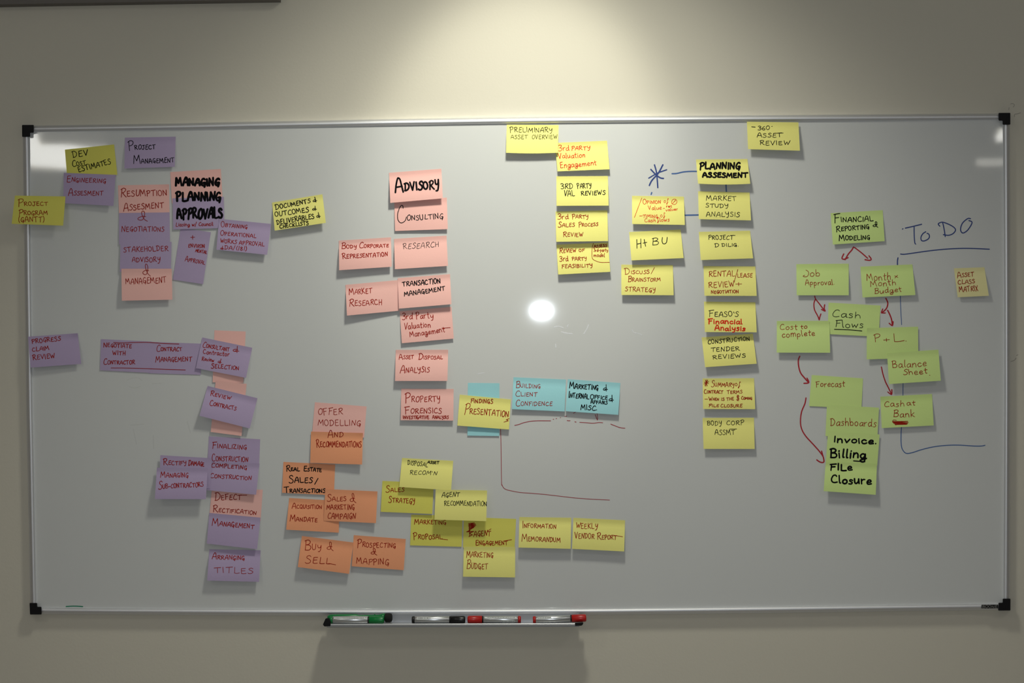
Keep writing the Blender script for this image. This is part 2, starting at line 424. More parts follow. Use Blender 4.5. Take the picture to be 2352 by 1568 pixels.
def N(color, what, TL, TR, BR, BL, lift=None, base=(0, 0), curl=(0, 0), ink=(), cross=(), cat='sticky note', name='sticky_note', group=None, rot=0, bow=0.0):
    n = Note(); q = [TL, TR, BR, BL]
    if rot: q = q[rot:] + q[:rot]
    n.q = q
    if lift is None: lift = (random.uniform(8, 13), random.uniform(8, 13))
    prof = make_profile([l / 1000 for l in lift], [b_ / 1000 for b_ in base], [c / 1000 for c in curl])
    ph = random.uniform(0, 6); n.prof = prof
    wig = lambda u, v: .0005 * math.sin(ph + 3.1 * u + 2 * v) * v * (1 if max(lift) > 3 else 0)
    # tabulated heights on the mesh grid so that ink follows the real facets
    own = [[prof(i / NU, j / NV) + wig(i / NU, j / NV) for i in range(NU + 1)] for j in range(NV + 1)]
    off = 0.0003
    for j in range(NV + 1):
        for i in range(NU + 1):
            x, y = bil(q, i / NU, j / NV)
            for o in NOTES:
                if abs(x - o.cx) > 90 or abs(y - o.cy) > 90: continue
                u, v = inv(o.q, x, y)
                if -.01 <= u <= 1.01 and -.01 <= v <= 1.01:
                    off = max(off, o.h(min(1, max(0, u)), min(1, max(0, v))) + .0006 - own[j][i])
    n.tab = [[z + off for z in r] for r in own]
    def h(u, v):
        u = min(.9999, max(0, u)) * NU; v = min(.9999, max(0, v)) * NV; i, j = int(u), int(v); a, c = u - i, v - j; t = n.tab
        return t[j][i] * (1 - a) * (1 - c) + t[j][i + 1] * a * (1 - c) + t[j + 1][i] * (1 - a) * c + t[j + 1][i + 1] * a * c
    n.h = h
    n.cx = sum(p[0] for p in q) / 4; n.cy = sum(p[1] for p in q) / 4
    V = []; F = []
    def pt(u, v, z):
        x, y = bil(q, u, v)
        if bow: y += bow * math.sin(math.pi * u) * v
        return P(x, y, DB + z)
    for side in (0, .00025):
        for j in range(NV + 1):
            for i in range(NU + 1): V.append(pt(i / NU, j / NV, n.tab[j][i] + .0003 - side - (.0 if side else 0)))
    W = NU + 1; T = W * (NV + 1)
    for j in range(NV):
        for i in range(NU):
            a = j * W + i; F.append((a, a + W, a + W + 1, a + 1)); F.append((T + a, T + a + 1, T + a + W + 1, T + a + W))
    edge = [i for i in range(W)] + [j * W + NU for j in range(1, NV + 1)] + [NV * W + i for i in range(NU - 1, -1, -1)] + [j * W for j in range(NV - 1, 0, -1)]
    base_i = len(V)
    for e in edge: V.append(V[e]); V.append(V[T + e])
    for k in range(len(edge)):
        a = base_i + 2 * k; c = base_i + 2 * ((k + 1) % len(edge)); F.append((a, c, c + 1, a + 1))
    org = pt(.5, .0, n.tab[0][NU // 2])
    o = mesh_obj(name, V, F, M[color], origin=org, smooth=True)
    o['label'] = what; o['category'] = cat
    if group: o['group'] = group
    n.o = o; n.org = org; n.ink = {}
    NOTES.append(n)
    for t in ink: write(n, t)
    for t in cross: PENDING.append(t)
    return n
PENDING = []
def strokes_of(t):
    if t[2] == '~': return [smooth(s, 6) for s in t[3:]]
    if t[2] == '|': return [list(s) for s in t[3:]]
    return layout(t[2], *t[3:])
def put(n, col, wd, pts):
    wd *= .78 if wd < 2.9 else .92
    V, F = n.ink.setdefault(col, ([], []))
    def dep(x, y):
        u, v = inv(n.q, x, y); return DB + .0003 + n.h(u, v)
    ribbon(V, F, pts, wd, dep)
def write(n, t):
    for s in strokes_of(t): put(n, t[0], t[1], s)
def top_note(x, y):
    for n in reversed(NOTES):
        if abs(x - n.cx) > 90 or abs(y - n.cy) > 90: continue
        u, v = inv(n.q, x, y)
        if 0 <= u <= 1 and 0 <= v <= 1: return n
def flush():
    for t in PENDING:
        for s in strokes_of(t):
            s = resample(s, 1.5); cur = None; run = []
            for p in s:
                n = top_note(*p)
                if n is not cur and run:
                    if cur and len(run) > 1: put(cur, t[0], t[1], run + [p])
                    run = [run[-1]]
                cur = n; run.append(p)
            if cur and len(run) > 1: put(cur, t[0], t[1], run)
    for n in NOTES:
        for c, (V, F) in n.ink.items():
            mesh_obj('handwriting', V, F, M[c], parent=n.o, origin=n.org)

lbl = lambda c, t, w: f'{c} sticky note reading {t}, {w}'
# left group
N('olive', 'dull yellow sticky note reading DEV COST ESTIMATES, tilted up to the right', (149, 343.6), (262, 331.6), (269.5, 401), (154.8, 413.5), (3, 3), curl=(0, 2), ink=[
 ('K', 2.2, 'DEV', 167, 361, 203, 356, 14.5), ('K', 2.1, '^COST', 167, 383, 197, 377, 9.5, 1.6), ('K', 2.2, 'ESTIMATES', 181, 395, 255, 376, 12)])
N('purple', 'purple sticky note reading PROJECT MANAGEMENT in black, topmost of the purple ones', (287, 316), (403.6, 313.8), (401.3, 383), (285.7, 387), (7, 8), ink=[
 ('K', 2.1, '^PROJECT', 295, 344, 357, 341.5, 10, 2.2), ('K', 2.1, '^MANAGEMENT', 307, 375, 400, 372.5, 11, 2)])
N('purple', 'purple sticky note reading ENGINEERING ASSESMENT, directly below the DEV COST ESTIMATES note', (146.4, 396.8), (265.5, 401.3), (260.4, 472.7), (145.5, 466.4), (6, 9), ink=[
 ('R', 1.9, '^ENGINEERING', 153, 417, 243, 420, 9.5, 1.5), ('R', 1.9, '^ASSESMENT', 157, 448, 236.6, 448.6, 10.5, 1.5)])
N('olive', 'dull yellow sticky note reading PROJECT PROGRAM (GANTT), overlapping the left frame rail', (34.3, 449), (150.5, 451), (145, 518), (26.8, 513.8), (5, 12), base=(11, 3), ink=[
 ('R', 1.9, '^PROJECT', 41, 473, 110, 471.5, 8.5, 1.9), ('R', 1.9, '^PROGRAM', 43, 494, 109, 493, 9.5, 1.6), ('R', 1.9, '(GANTT)', 42.5, 509, 102, 510, 12)])
N('pink', 'pink sticky note reading RESUMPTION ASSESMENT, at the head of a four-note column', (271, 425.5), (388.2, 423.2), (389.5, 494), (273.4, 497), (1.5, 1.5), curl=(0, 3), ink=[
 ('R', 2.1, '^RESUMPTION', 277, 451, 383.6, 448, 13.5, 1.5), ('R', 2.1, '^ASSESMENT', 284, 484, 376, 476, 13, 1.35)])
N('purple', 'purple sticky note reading NEGOTIATIONS, second in the left four-note column', (273.4, 489), (389.3, 487.5), (390.4, 560), (273.4, 561.6), (1.5, 1.5), ink=[
 ('R', 1.9, '^NEGOTIATIONS', 278.8, 531, 377, 531, 11, 1.3)], cross=[('R', 1.8, '&', 315, 507, 338, 507, 20)])
N('purple', 'purple sticky note reading STAKEHOLDER ADVISORY, third in the left four-note column', (276.6, 561), (394, 555), (392.5, 627), (275.2, 623.8), (1.5, 1.5), ink=[
 ('R', 1.9, 'STAKEHOLDER', 284, 579, 386.4, 575.5, 11.5), ('R', 1.9, 'ADVISORY', 303.4, 601.5, 367.7, 601, 10.5)])
N('pink', 'pink sticky note reading MANAGEMENT, lowest in the left four-note column', (278.8, 617), (394.6, 617), (396, 688), (279.8, 690.4), (8, 5), ink=[
 ('R', 1.9, 'MANAGEMENT', 289, 652, 382, 649, 13.5)], cross=[('R', 1.8, '&', 327, 631, 345, 632, 25)])
N('pink', 'pink sticky note reading MANAGING PLANNING in thick black marker', (390.9, 395), (507.3, 388), (511.5, 460), (395, 467), (1.5, 1.5), curl=(0, 1), ink=[
 ('K', 5.6, 'MANAGING', 404, 427, 504, 425, 17)])
N('purple', 'purple portrait sticky note reading + ENVIRONMENTAL APPROVAL, hanging askew', (414.9, 522.9), (484.3, 533.2), (466.4, 652.3), (397, 642), (1, 4), rot=0, ink=[
 ('R', 1.8, '+', 438, 551, 447.5, 551, 12), ('R', 1.9, 'ENVIRON', 432.5, 567.5, 470, 569.5, 8), ('R', 1.8, 'MENTAL', 448.6, 578, 474.8, 582.7, 7), ('R', 1.8, '^APPROVAL', 425, 599, 470.4, 607, 8.5, 1.4)])
N('purple', 'purple sticky note reading APPROVALS in thick black with a red line about council', (396.3, 455.4), (514, 451.8), (515.5, 523.5), (398, 526.8), (2, 2), ink=[
 ('K', 5.6, 'APPROVALS', 407, 502, 511, 500, 24), ('R', 1.8, 'Liasing w/ Council', 403.8, 519.5, 489.5, 518, 9)],
 cross=[('K', 5.6, 'PLANNING', 405, 461, 507, 460, 19)])
N('purple', 'purple sticky note reading OBTAINING OPERATIONAL WORKS APPROVAL, tilted down to the right', (503.4, 502.3), (622.5, 514), (613.6, 585), (497, 573.2), (9, 9), ink=[
 ('R', 1.8, '^OBTAINING', 507.3, 519.5, 567.7, 525.5, 8.5, 1.5), ('R', 1.8, '^OPERATIONAL', 506, 539, 588, 546, 8.5, 1.4), ('R', 1.8, 'WORKS APPROVAL', 506, 557, 607, 565.5, 9), ('R', 1.8, '@DA/(181)', 506, 572, 566.8, 575, 9)])
N('yellow', 'yellow sticky note reading DOCUMENTS & OUTCOMES & DELIVERABLES & CHECKLISTS, tilted up to the right', (625, 465), (740.5, 446), (748.4, 511.6), (631, 529.5), (14, 15), ink=[
 ('K', 2.4, '^DOCUMENTS', 632.5, 480.5, 713.3, 465.7, 10, 1.35), ('K', 2.3, '@', 719, 464.5, 728, 463, 10.5), ('K', 2.4, 'OUTCOMES', 632, 497.5, 709.5, 486, 11), ('K', 2.3, '@', 717, 483, 727, 482, 10),
 ('K', 2.4, 'DELIVERABLES', 636, 515.5, 722, 501.5, 11), ('K', 2.3, '@', 727, 500, 736, 499, 11), ('K', 2.4, 'CHECKLISTS', 643, 524.5, 709, 515.5, 8.5)])
# pink advisory group
N('pink', 'pink sticky note reading BODY CORPORATE REPRESENTATION in red', (778.4, 552.4), (898, 544.8), (899.8, 612.4), (779, 620.4), (14, 12), ink=[
 ('R', 2.1, '^BODY', 784.7, 570.5, 819, 570, 8, 1.6), ('R', 2.0, '^CORPORATE', 825, 569, 892.5, 567.5, 7.5, 1.8), ('R', 2.1, '^REPRESENTATION', 786.7, 593.5, 890.6, 588, 9, 1.4)])
N('pink', 'pink sticky note reading CONSULTING in black with a very tall C', (905.5, 459), (1026.3, 453.7), (1028.5, 526), (907.3, 530.3), (5, 7), ink=[
 ('K', 2.2, '~', [(926, 478), (925, 472.5), (921.5, 472), (917, 479), (913.3, 492), (914, 504), (919, 511), (925, 511), (931, 506), (933.5, 498)]), ('K', 2.2, 'ONSULTING', 935, 506, 1018, 501.5, 12)])
N('pink', 'pink sticky note reading ADVISORY in thick black marker', (893.5, 396.6), (1013.8, 387.4), (1017, 455.3), (896.5, 465.8), (12, 13), ink=[
 ('K', 4.3, '^ADVISORY', 908, 440, 1008.5, 433, 19, 1.75)])
N('pink', 'pink sticky note reading RESEARCH in thin black, mostly empty', (905, 548.5), (1025.6, 540.8), (1029, 610.4), (907, 618), (12, 11), ink=[
 ('K', 1.5, 'RESEARCH', 926, 572, 1008, 566.5, 12, 1, .1)])
N('pink', 'pink sticky note reading MARKET RESEARCH in red', (793.4, 654), (913.7, 643), (917.5, 713.3), (797, 724.5), (13, 6), ink=[
 ('R', 2, '^MARKET', 802, 676, 854.4, 673, 11.5, 1.4), ('R', 2, '^RESEARCH', 802, 702.5, 877.3, 699, 11.5, 1.55)])
N('pink', 'pink sticky note reading 3rd Party Valuation Management, below the TRANSACTION MANAGEMENT note', (918, 715), (1037, 704.4), (1042.4, 777.3), (923, 788), (6, 6), ink=[
 ('R', 2, '3rd Party', 924, 733.5, 995.6, 729.5, 14.5), ('R', 2, 'Valuation', 928.6, 756, 989, 750.5, 14), ('R', 2, 'Management', 942, 774, 1022, 762, 13), ('R', 1.9, '|', [(1015, 753.5), (1034, 752.2)])])
N('pink', 'pink sticky note reading TRANSACTION MANAGEMENT in black', (913.4, 638.7), (1033.6, 629.2), (1037, 698.4), (916.3, 708.6), (11, 11), ink=[
 ('K', 2.6, 'TRANSACTION', 924.5, 657.5, 1012, 650.5, 11), ('K', 2.6, 'MANAGEMENT', 929, 680, 1022, 666.5, 10)])
N('pink', 'pink sticky note reading ASSET DISPOSAL ANALYSIS', (909, 803.3), (1029.4, 803), (1027.7, 874.5), (907.3, 874.5), (12, 12), curl=(0, 1), ink=[
 ('R', 2, '^ASSET', 916.5, 824.5, 949.8, 823.8, 8, 1.6), ('R', 2, '^DISPOSAL', 961, 824.5, 1016.5, 824.5, 8, 1.8), ('R', 2, '^ANALYSIS', 919, 855.5, 986.3, 854.5, 12, 1.5)])
N('pink', 'pink sticky note reading PROPERTY FORENSICS with small INVESTIGATIVE ANALYSIS beneath', (921.7, 892.4), (1042, 893), (1041.4, 965.8), (920.3, 964.7), (7, 7), ink=[
 ('R', 2.1, '^PROPERTY', 930, 922, 1011, 922, 13, 1.85), ('R', 2.1, '^FORENSICS', 930, 948.5, 1014.3, 949, 11.5, 1.6), ('R', 2, 'INVESTIGATIVE', 926, 961.3, 985.3, 961.3, 7.5), ('R', 2, 'ANALYSIS', 993.3, 961, 1030, 961, 7)])
# blue group
N('blue', 'blue portrait sticky note crossed by the FINDINGS PRESENTATIONS note', (1074.7, 879), (1147.2, 879.8), (1146.7, 1001), (1073.7, 1000), (2.5, 2.5), curl=(0, 1))
N('yellow', 'greenish yellow sticky note reading FINDINGS PRESENTATIONS, stuck across a blue note', (1056, 906), (1173.3, 917), (1169, 986), (1050.5, 977), (7, 7), ink=[
 ('R', 2.1, 'FINDINGS', 1081, 924.5, 1132, 926.8, 9.5), ('R', 2.1, '^PRESENTATION', 1066, 948.5, 1168, 957, 13.5, 1.8), ('R', 1.9, '|', [(1169.5, 961), (1163, 963.5), (1167.5, 966), (1157.5, 969)])])
N('blue', 'blue sticky note reading BUILDING CLIENT CONFIDENCE', (1179.3, 866), (1300, 871.3), (1297, 944.6), (1176, 939.3), (7, 7), ink=[
 ('R', 1.7, '^BUILDING', 1185, 889, 1241, 891.5, 9, 1.6), ('R', 1.7, '^CLIENT', 1184, 909.5, 1233.5, 910, 9, 1.6), ('R', 1.7, '^CONFIDENCE', 1184.5, 931, 1268.6, 931, 9.5, 1.5)])
N('blue', 'blue sticky note reading MARKETING & INTERNAL OFFICE AFFAIRS & MISC.', (1304, 870.4), (1424.9, 879.3), (1420, 952.4), (1299, 944), (7, 8), ink=[
 ('K', 2.6, '^MARKETING', 1308, 890.5, 1373.9, 896, 11, 1.45), ('K', 2.4, '@', 1385, 897.5, 1395, 897.5, 15), ('K', 2.6, '^INTERNAL', 1306, 912, 1352.8, 916, 11, 1.3), ('K', 2.4, '^OFFICE', 1355.6, 915.5, 1395, 917.5, 8, 1.5),
 ('K', 2.4, '@', 1398, 921, 1409, 921, 15), ('K', 2.4, 'AFFAIRS', 1357, 926, 1395, 928, 7.5), ('K', 2.4, 'MISC.', 1334, 941, 1371.3, 942, 11.5)])
# mid left group
N('purple', 'purple sticky note reading PROGRESS CLAIM REVIEW, at the left frame rail', (64.2, 773), (178.4, 765), (186.7, 835.4), (70.4, 844), (5, 9), base=(9.5, 1), curl=(0, 4), ink=[
 ('R', 2, 'PROGRESS', 73.4, 788.5, 139.5, 781.5, 10), ('R', 2, 'CLAIM', 74.4, 807, 113, 803, 9.5), ('R', 2, 'REVIEW', 75.7, 826.5, 126.7, 821.6, 11)])
N('purple', 'purple sticky note reading CONTRACT MANAGEMENT, right neighbour of NEGOTIATE WITH CONTRACTOR', (344, 784.6), (463.3, 789), (461, 860.5), (341, 857), (1, 1), ink=[
 ('R', 2, '^CONTRACT', 359.3, 806, 418, 806, 8.5, 1.75), ('R', 2, '^MANAGEMENT', 357.4, 830, 440.3, 829.5, 10.5, 1.3)])
N('purple', 'purple sticky note reading NEGOTIATE WITH CONTRACTOR', (232, 778.6), (348, 784), (345.3, 856), (229.7, 850), (1, 1), ink=[
 ('R', 2, '^NEGOTIATE', 237.7, 796, 302, 799, 8.5, 1.35), ('R', 2, 'WITH', 258.8, 815, 288, 815, 9.5), ('R', 2, '^CONTRACTOR', 237.7, 836, 309.8, 836, 9, 1.6)],
 cross=[('R', 1.8, '~', [(260.7, 786.2), (282.3, 787.2), (308, 786.2), (340, 786), (370.8, 788.2), (411, 789.7)], [(255, 844.8), (290, 845), (340, 846.3), (380, 848), (425.7, 849.3)])])
N('pink', 'pink portrait sticky note behind the CONSULTANT note, blank', (492.6, 758.2), (564.4, 761), (559, 879), (488.2, 877.8), (2, 2))
N('pink', 'pink portrait sticky note behind the REVIEW CONTRACTS note, blank', (495.4, 873.3), (566.4, 881.2), (554.8, 1001), (484, 991.8), (4, 3))
N('purple', 'purple sticky note reading CONSULTANT & Contractor Review & SELECTION, over a pink note', (464.6, 774.7), (579.4, 798.4), (565, 867.5), (450.2, 845.2), (5, 7), ink=[
 ('R', 2, '^CONSULTANT', 465.2, 796, 526.4, 807, 8.5, 1.55), ('R', 2, '@', 534, 808, 548, 810, 15), ('R', 1.9, 'Contractor', 466.5, 812, 526.4, 818, 10.5), ('R', 1.9, 'Review', 463.3, 827.4, 491.4, 830.5, 9.5), ('R', 1.9, '@', 499.5, 833, 507.5, 834.5, 10), ('R', 2, '^SELECTION', 485, 844, 548.7, 849.5, 9, 1.3)])
N('purple', 'purple sticky note reading REVIEW CONTRACTS, tilted, over a pink note', (477, 886), (591.4, 914.2), (573.5, 983.7), (458.2, 954.6), (15, 9), ink=[
 ('R', 2, '^REVIEW', 482.7, 907, 529.3, 918, 8.5, 1.35), ('R', 2, '^CONTRACTS', 481.5, 930, 542, 942, 9, 1.4)])
N('pink', 'pink sticky note reading DEFECT RECTIFICATION, half covered by purple notes', (486.5, 1121), (603.6, 1124.3), (598.5, 1196), (480.3, 1191), (1, 1), ink=[
 ('R', 2, '^DEFECT', 493, 1147.5, 554, 1147.5, 12, 1.7), ('R', 1.9, '|', [(550, 1137), (567, 1136.5)]), ('R', 2, '^RECTIFICATION', 489, 1174.5, 588.7, 1181.5, 9, 1.7)])
N('purple', 'purple sticky note reading FINALIZING CONSTRUCTION', (479.7, 1001.7), (597.7, 1008.5), (594.5, 1079), (476, 1073), (1.5, 1.5), ink=[
 ('R', 2, '^FINALIZING', 487.3, 1028, 566.4, 1032, 10, 1.45), ('R', 2, '^CONSTRUCTION', 487, 1058, 569.6, 1060, 11, 1.45)])
N('purple', 'purple sticky note reading COMPLETING CONSTRUCTION', (478.4, 1059.5), (596, 1064.4), (588.3, 1135.8), (474.8, 1125.2), (6, 8), ink=[
 ('R', 2, '^COMPLETING', 485, 1071.5, 567, 1078, 8.5, 1.3), ('R', 2, '^CONSTRUCTION', 483, 1096.5, 577.2, 1102.2, 8.5, 1.3)])
N('purple', 'purple sticky note reading RECTIFY DAMAGE, mostly hidden by the MANAGING note', (368.3, 1045), (486.7, 1052), (483, 1122), (366, 1116), (1.5, 1.5), curl=(0, 2), ink=[
 ('R', 2, '^RECTIFY', 375, 1066, 428, 1068, 9, 1.6), ('R', 2.1, '^DAMAGE', 432.5, 1067.5, 468.8, 1070, 9, 1.4)])
N('purple', 'purple sticky note reading MANAGING SUB-CONTRACTORS', (360.4, 1074), (477, 1075), (473, 1146), (355.7, 1145.9), (14, 13), ink=[
 ('R', 2, '^MANAGING', 368.7, 1096, 432.5, 1095.5, 10, 1.4), ('R', 2, '^SUB-CONTRACTORS', 364, 1122, 467.5, 1117, 10.5, 1.9)])
N('purple', 'purple sticky note reading only MANAGEMENT, under the pink DEFECT RECTIFICATION note', (480.6, 1177.5), (598.4, 1188.3), (590.5, 1261), (475, 1248), (7, 7), ink=[
 ('R', 2.1, '^MANAGEMENT', 487.2, 1205, 583, 1214, 10.5, 1.75)])
N('purple', 'purple sticky note reading ARRANGING TITLES, lowest of the purple ones', (481, 1261), (598.5, 1263.3), (595, 1335.8), (475.7, 1332.8), (14, 13), curl=(0, 2), ink=[
 ('R', 2, '^ARRANGING', 487, 1283, 561.8, 1286, 9.5, 1.5), ('R', 1.6, 'TITLES', 492.3, 1315.5, 581.6, 1316, 14)])
# orange group
N('pink', 'pink sticky note reading OFFER MODELLING, above an orange note', (723.3, 923.3), (842, 933.2), (836.2, 1004.8), (717, 993), (1.5, 3), ink=[
 ('R', 1.8, 'OFFER', 730.7, 952.5, 787, 951, 15), ('R', 1.8, 'MODELLING', 730.3, 976.5, 828.5, 977, 13.5)])
N('orange', 'orange sticky note reading RECOMMENDATIONS', (714.4, 990.8), (833.6, 994), (831.7, 1066.5), (712.5, 1062.6), (4, 10), curl=(0, 2), ink=[
 ('R', 2.1, '^RECOMMENDATIONS', 727, 1026, 829.8, 1026.3, 13, 1.35)], cross=[('R', 2, '^AND', 753, 1002.5, 788.4, 1003, 12.5, 1.35)])
N('orange', 'orange sticky note reading REAL ESTATE SALES/TRANSACTIONS in black', (651, 1060.4), (769.8, 1066.4), (767, 1137), (647.9, 1131.3), (4, 2), ink=[
 ('K', 2.6, '^REAL', 657.5, 1081, 688, 1081, 8, 1.7), ('K', 2.6, '^ESTATE', 697.5, 1081, 738.4, 1083.5, 8, 1.7), ('K', 2.6, '^SALES', 664, 1108, 717.5, 1108, 12, 1.45), ('K', 2.5, '|', [(730.5, 1098.2), (722.8, 1111.8)]), ('K', 2.6, '^TRANSACTIONS', 653, 1130, 747, 1131.5, 9, 1.7)])
NOTES[-2].dummy = 1
N('orange', 'orange sticky note reading ACQUISITION MANDATE', (664.3, 1143.2), (780, 1150), (778.2, 1222.9), (657.3, 1216), (11, 3), ink=[
 ('R', 1.9, '^ACQUISITION', 670.7, 1166, 739, 1168.5, 8.5, 1.6), ('R', 2, '^MANDATE', 666, 1196, 728.8, 1198, 9.5, 1.6)])
N('orange', 'orange sticky note reading SALES & MARKETING CAMPAIGN', (747, 1122.7), (867, 1128.2), (863.6, 1201), (743.4, 1195.5), (2, 8), curl=(0, 1), ink=[
 ('R', 1.9, '^SALES', 751.4, 1150.5, 795.7, 1150, 9.5, 1.7), ('R', 1.8, '&', 803, 1151, 817, 1152, 18), ('R', 1.9, 'MARKETING', 750, 1169, 814, 1170, 11.5), ('R', 1.9, 'CAMPAIGN', 752.3, 1190, 816.6, 1191.5, 12.5)])
N('orange', 'orange sticky note reading PROSPECTING & MAPPING', (812.5, 1228.6), (932, 1237.5), (927.3, 1309), (808, 1300), (6, 6), ink=[
 ('R', 1.9, '^PROSPECTING', 820, 1255, 908.6, 1258, 11, 1.75), ('R', 1.8, '&', 851, 1273, 865, 1274, 15), ('R', 1.8, 'MAPPING', 819, 1294, 893.4, 1297, 13)])
N('orange', 'orange sticky note reading BUY & SELL, leftmost in the bottom orange row', (693.4, 1230.4), (812, 1245.5), (802, 1317.5), (684, 1301.8), (12, 9), ink=[
 ('R', 1.9, '^BUY', 700, 1261, 738, 1263, 14, 1.65), ('R', 1.8, '&', 750, 1263, 765, 1264.5, 18), ('R', 1.9, '^SELL', 701, 1292, 760, 1294, 14, 1.25), ('R', 1.8, '|', [(755, 1293.5), (771, 1296.5)])])
# lower yellow group
N('olive', 'dull yellow sticky note reading SALES STRATEGY, partly under the DISPOSAL note', (878.4, 1104), (996.2, 1109), (992.9, 1180), (874.5, 1175), (5, 5), ink=[
 ('R', 2, '^SALES', 886.3, 1129, 928, 1129, 9.5, 1.65), ('R', 2, '^STRATEGY', 892.4, 1153, 952.6, 1156, 11, 1.45)])
N('olive', 'dull yellow sticky note reading MARKETING PROPOSAL', (944.5, 1181.5), (1062.5, 1184), (1060.2, 1255.3), (942, 1252), (2, 2), ink=[
 ('R', 2, '^MARKETING', 951.8, 1202.5, 1024.5, 1204, 9.5, 1.3), ('R', 2, '^PROPOSAL', 949.5, 1237.5, 1016, 1238, 10.5, 1.5), ('R', 1.9, '|', [(1013, 1237.5), (1028.4, 1239.2)])])
N('olive', 'dull yellow sticky note reading AGENT ENGAGEMENT beside a red scribble', (1065.3, 1187), (1185.5, 1191.3), (1182, 1258), (1063.5, 1257), (1.5, 1.5), ink=[
 ('R', 2, '^AGENT', 1088, 1230.5, 1127, 1230.5, 12, 1.1), ('R', 2, '^ENGAGEMENT', 1092.5, 1251.5, 1166, 1251, 9.5, 1.35), ('R', 1.8, '|', [(1158, 1242), (1175, 1239)], [(1120, 1219), (1128, 1214)]),
 ('R', 2.2, '|', [(1076, 1202), (1090, 1200.5), (1076, 1205), (1092, 1203), (1076, 1208), (1093, 1205.5), (1077, 1211), (1091, 1208.5), (1077, 1214), (1088, 1211), (1077, 1217), (1083, 1214)], [(1078, 1203), (1079, 1230)], [(1077, 1232), (1085, 1228), (1078, 1224), (1088, 1220), (1072, 1221), (1080, 1217.5)])])
N('yellow', 'yellow sticky note reading DISPOSAL ASSET RECOM\'N in thin black', (923.5, 1051.4), (1041, 1058), (1036, 1125.7), (917, 1118), (12, 12), ink=[
 ('K', 1.7, 'DISPOSAL', 936, 1066.5, 982, 1072, 9.5), ('K', 2.1, 'ASSET', 982, 1063.5, 1008, 1065.5, 6), ('K', 1.6, "RECOM'N", 941, 1088.5, 1003, 1091, 9, 1, .15)])
N('yellow', 'yellow sticky note reading AGENT RECOMMENDATION in thin black', (1000.8, 1124), (1118.7, 1126), (1116.9, 1196.5), (997.8, 1193), (9, 9), ink=[
 ('K', 1.7, 'AGENT', 1014.6, 1141, 1055, 1140.5, 10.5, 1, .1), ('K', 1.7, 'RECOMMENDATION', 1020.4, 1160.2, 1118, 1161.3, 11)])
N('yellow', 'yellow sticky note reading MARKETING BUDGET', (1065.3, 1255), (1183.5, 1255.4), (1183, 1325.7), (1063.5, 1324), (12, 12), ink=[
 ('R', 1.8, '^MARKETING', 1071.6, 1278.5, 1132.4, 1280, 11.5, 1.35), ('R', 1.8, '^BUDGET', 1071.7, 1305, 1120, 1306.5, 13, 1.6)])
N('yellow', 'yellow sticky note reading INFORMATION MEMORANDUM', (1193, 1187), (1312, 1188.7), (1310.7, 1260), (1191, 1257), (13, 13), ink=[
 ('R', 1.9, '^INFORMATION', 1199.5, 1211, 1277.4, 1213.5, 9.5, 1.7), ('R', 1.9, '^MEMORANDUM', 1198.6, 1241.5, 1287.2, 1244.5, 10.5, 1.7)])
N('yellow', 'yellow sticky note reading WEEKLY VENDOR REPORT', (1317, 1188.8), (1435.7, 1194.4), (1433.6, 1266), (1314, 1260), (13, 13), ink=[
 ('R', 1.9, 'WEEKLY', 1323, 1212.4, 1372, 1214, 12.5), ('R', 1.9, '^VENDOR', 1320, 1235.5, 1365, 1236.5, 12, 1.25), ('R', 1.9, '^REPORT', 1371.5, 1237, 1416, 1239, 9.5, 1.7), ('R', 1.8, '|', [(1407, 1228.6), (1430, 1232.2)])])
# upper yellow column
N('yellow', 'yellow sticky note reading 3rd PARTY Valuation Engagement in bright red', (1274.7, 328), (1394.3, 323), (1400, 388.6), (1280.4, 393.5), (10, 12), ink=[
 ('O', 1.9, '3rd', 1283, 347, 1307.5, 345, 13.5), ('O', 1.9, 'PARTY', 1312.6, 345.3, 1355.4, 343.5, 8.5), ('O', 1.9, 'Valuation', 1282.7, 364.5, 1344, 361, 12.5), ('O', 1.9, 'Engagement', 1287, 386, 1370, 379, 13)])
N('yellow', 'bright yellow sticky note reading PRELIMINARY ASSET OVERVIEW, touching the top rail', (1164, 286), (1283, 287.2), (1281.4, 350.6), (1162.4, 350.7), (16, 14), bow=1.6, ink=[
 ('K', 1.6, '^PRELIMINARY', 1171, 302.5, 1268.6, 304, 11, 1.2), ('K', 1.35, 'ASSET', 1173, 318.8, 1212, 318.5, 9), ('K', 1.35, 'OVERVIEW', 1221.7, 318.5, 1280, 319, 9.5)])
N('yellow', 'yellow sticky note reading 3RD PARTY VAL REVIEWS in black', (1278, 404.6), (1396.2, 404), (1398, 472), (1278.3, 472.5), (13, 13), ink=[
 ('K', 2.1, '3RD', 1288.4, 433, 1316, 432.6, 12), ('K', 2.1, 'PARTY', 1326, 432.6, 1358, 431, 11.5), ('K', 2.1, 'VAL', 1295.4, 451, 1320, 450, 12.5), ('K', 2.1, 'REVIEWS', 1334.3, 448.5, 1390.4, 446.7, 10)])
N('yellow', 'yellow sticky note reading 3rd PARTY SALES PROCESS REVIEW', (1276, 485.5), (1395, 482.7), (1396.7, 553.5), (1277.7, 555), (11, 11), ink=[
 ('R', 1.9, '3rd', 1281, 503, 1306, 502, 12.5), ('R', 1.9, '^PARTY', 1313.8, 501.5, 1351.4, 502, 9, 1.35), ('R', 1.9, '^SALES', 1282, 521, 1320, 520.5, 8.5, 1.45), ('R', 1.9, '^PROCESS', 1329, 520.5, 1373.5, 518.5, 7.5, 1.4), ('R', 1.9, '^REVIEW', 1293.4, 542.5, 1339.3, 543, 9, 1.35)])
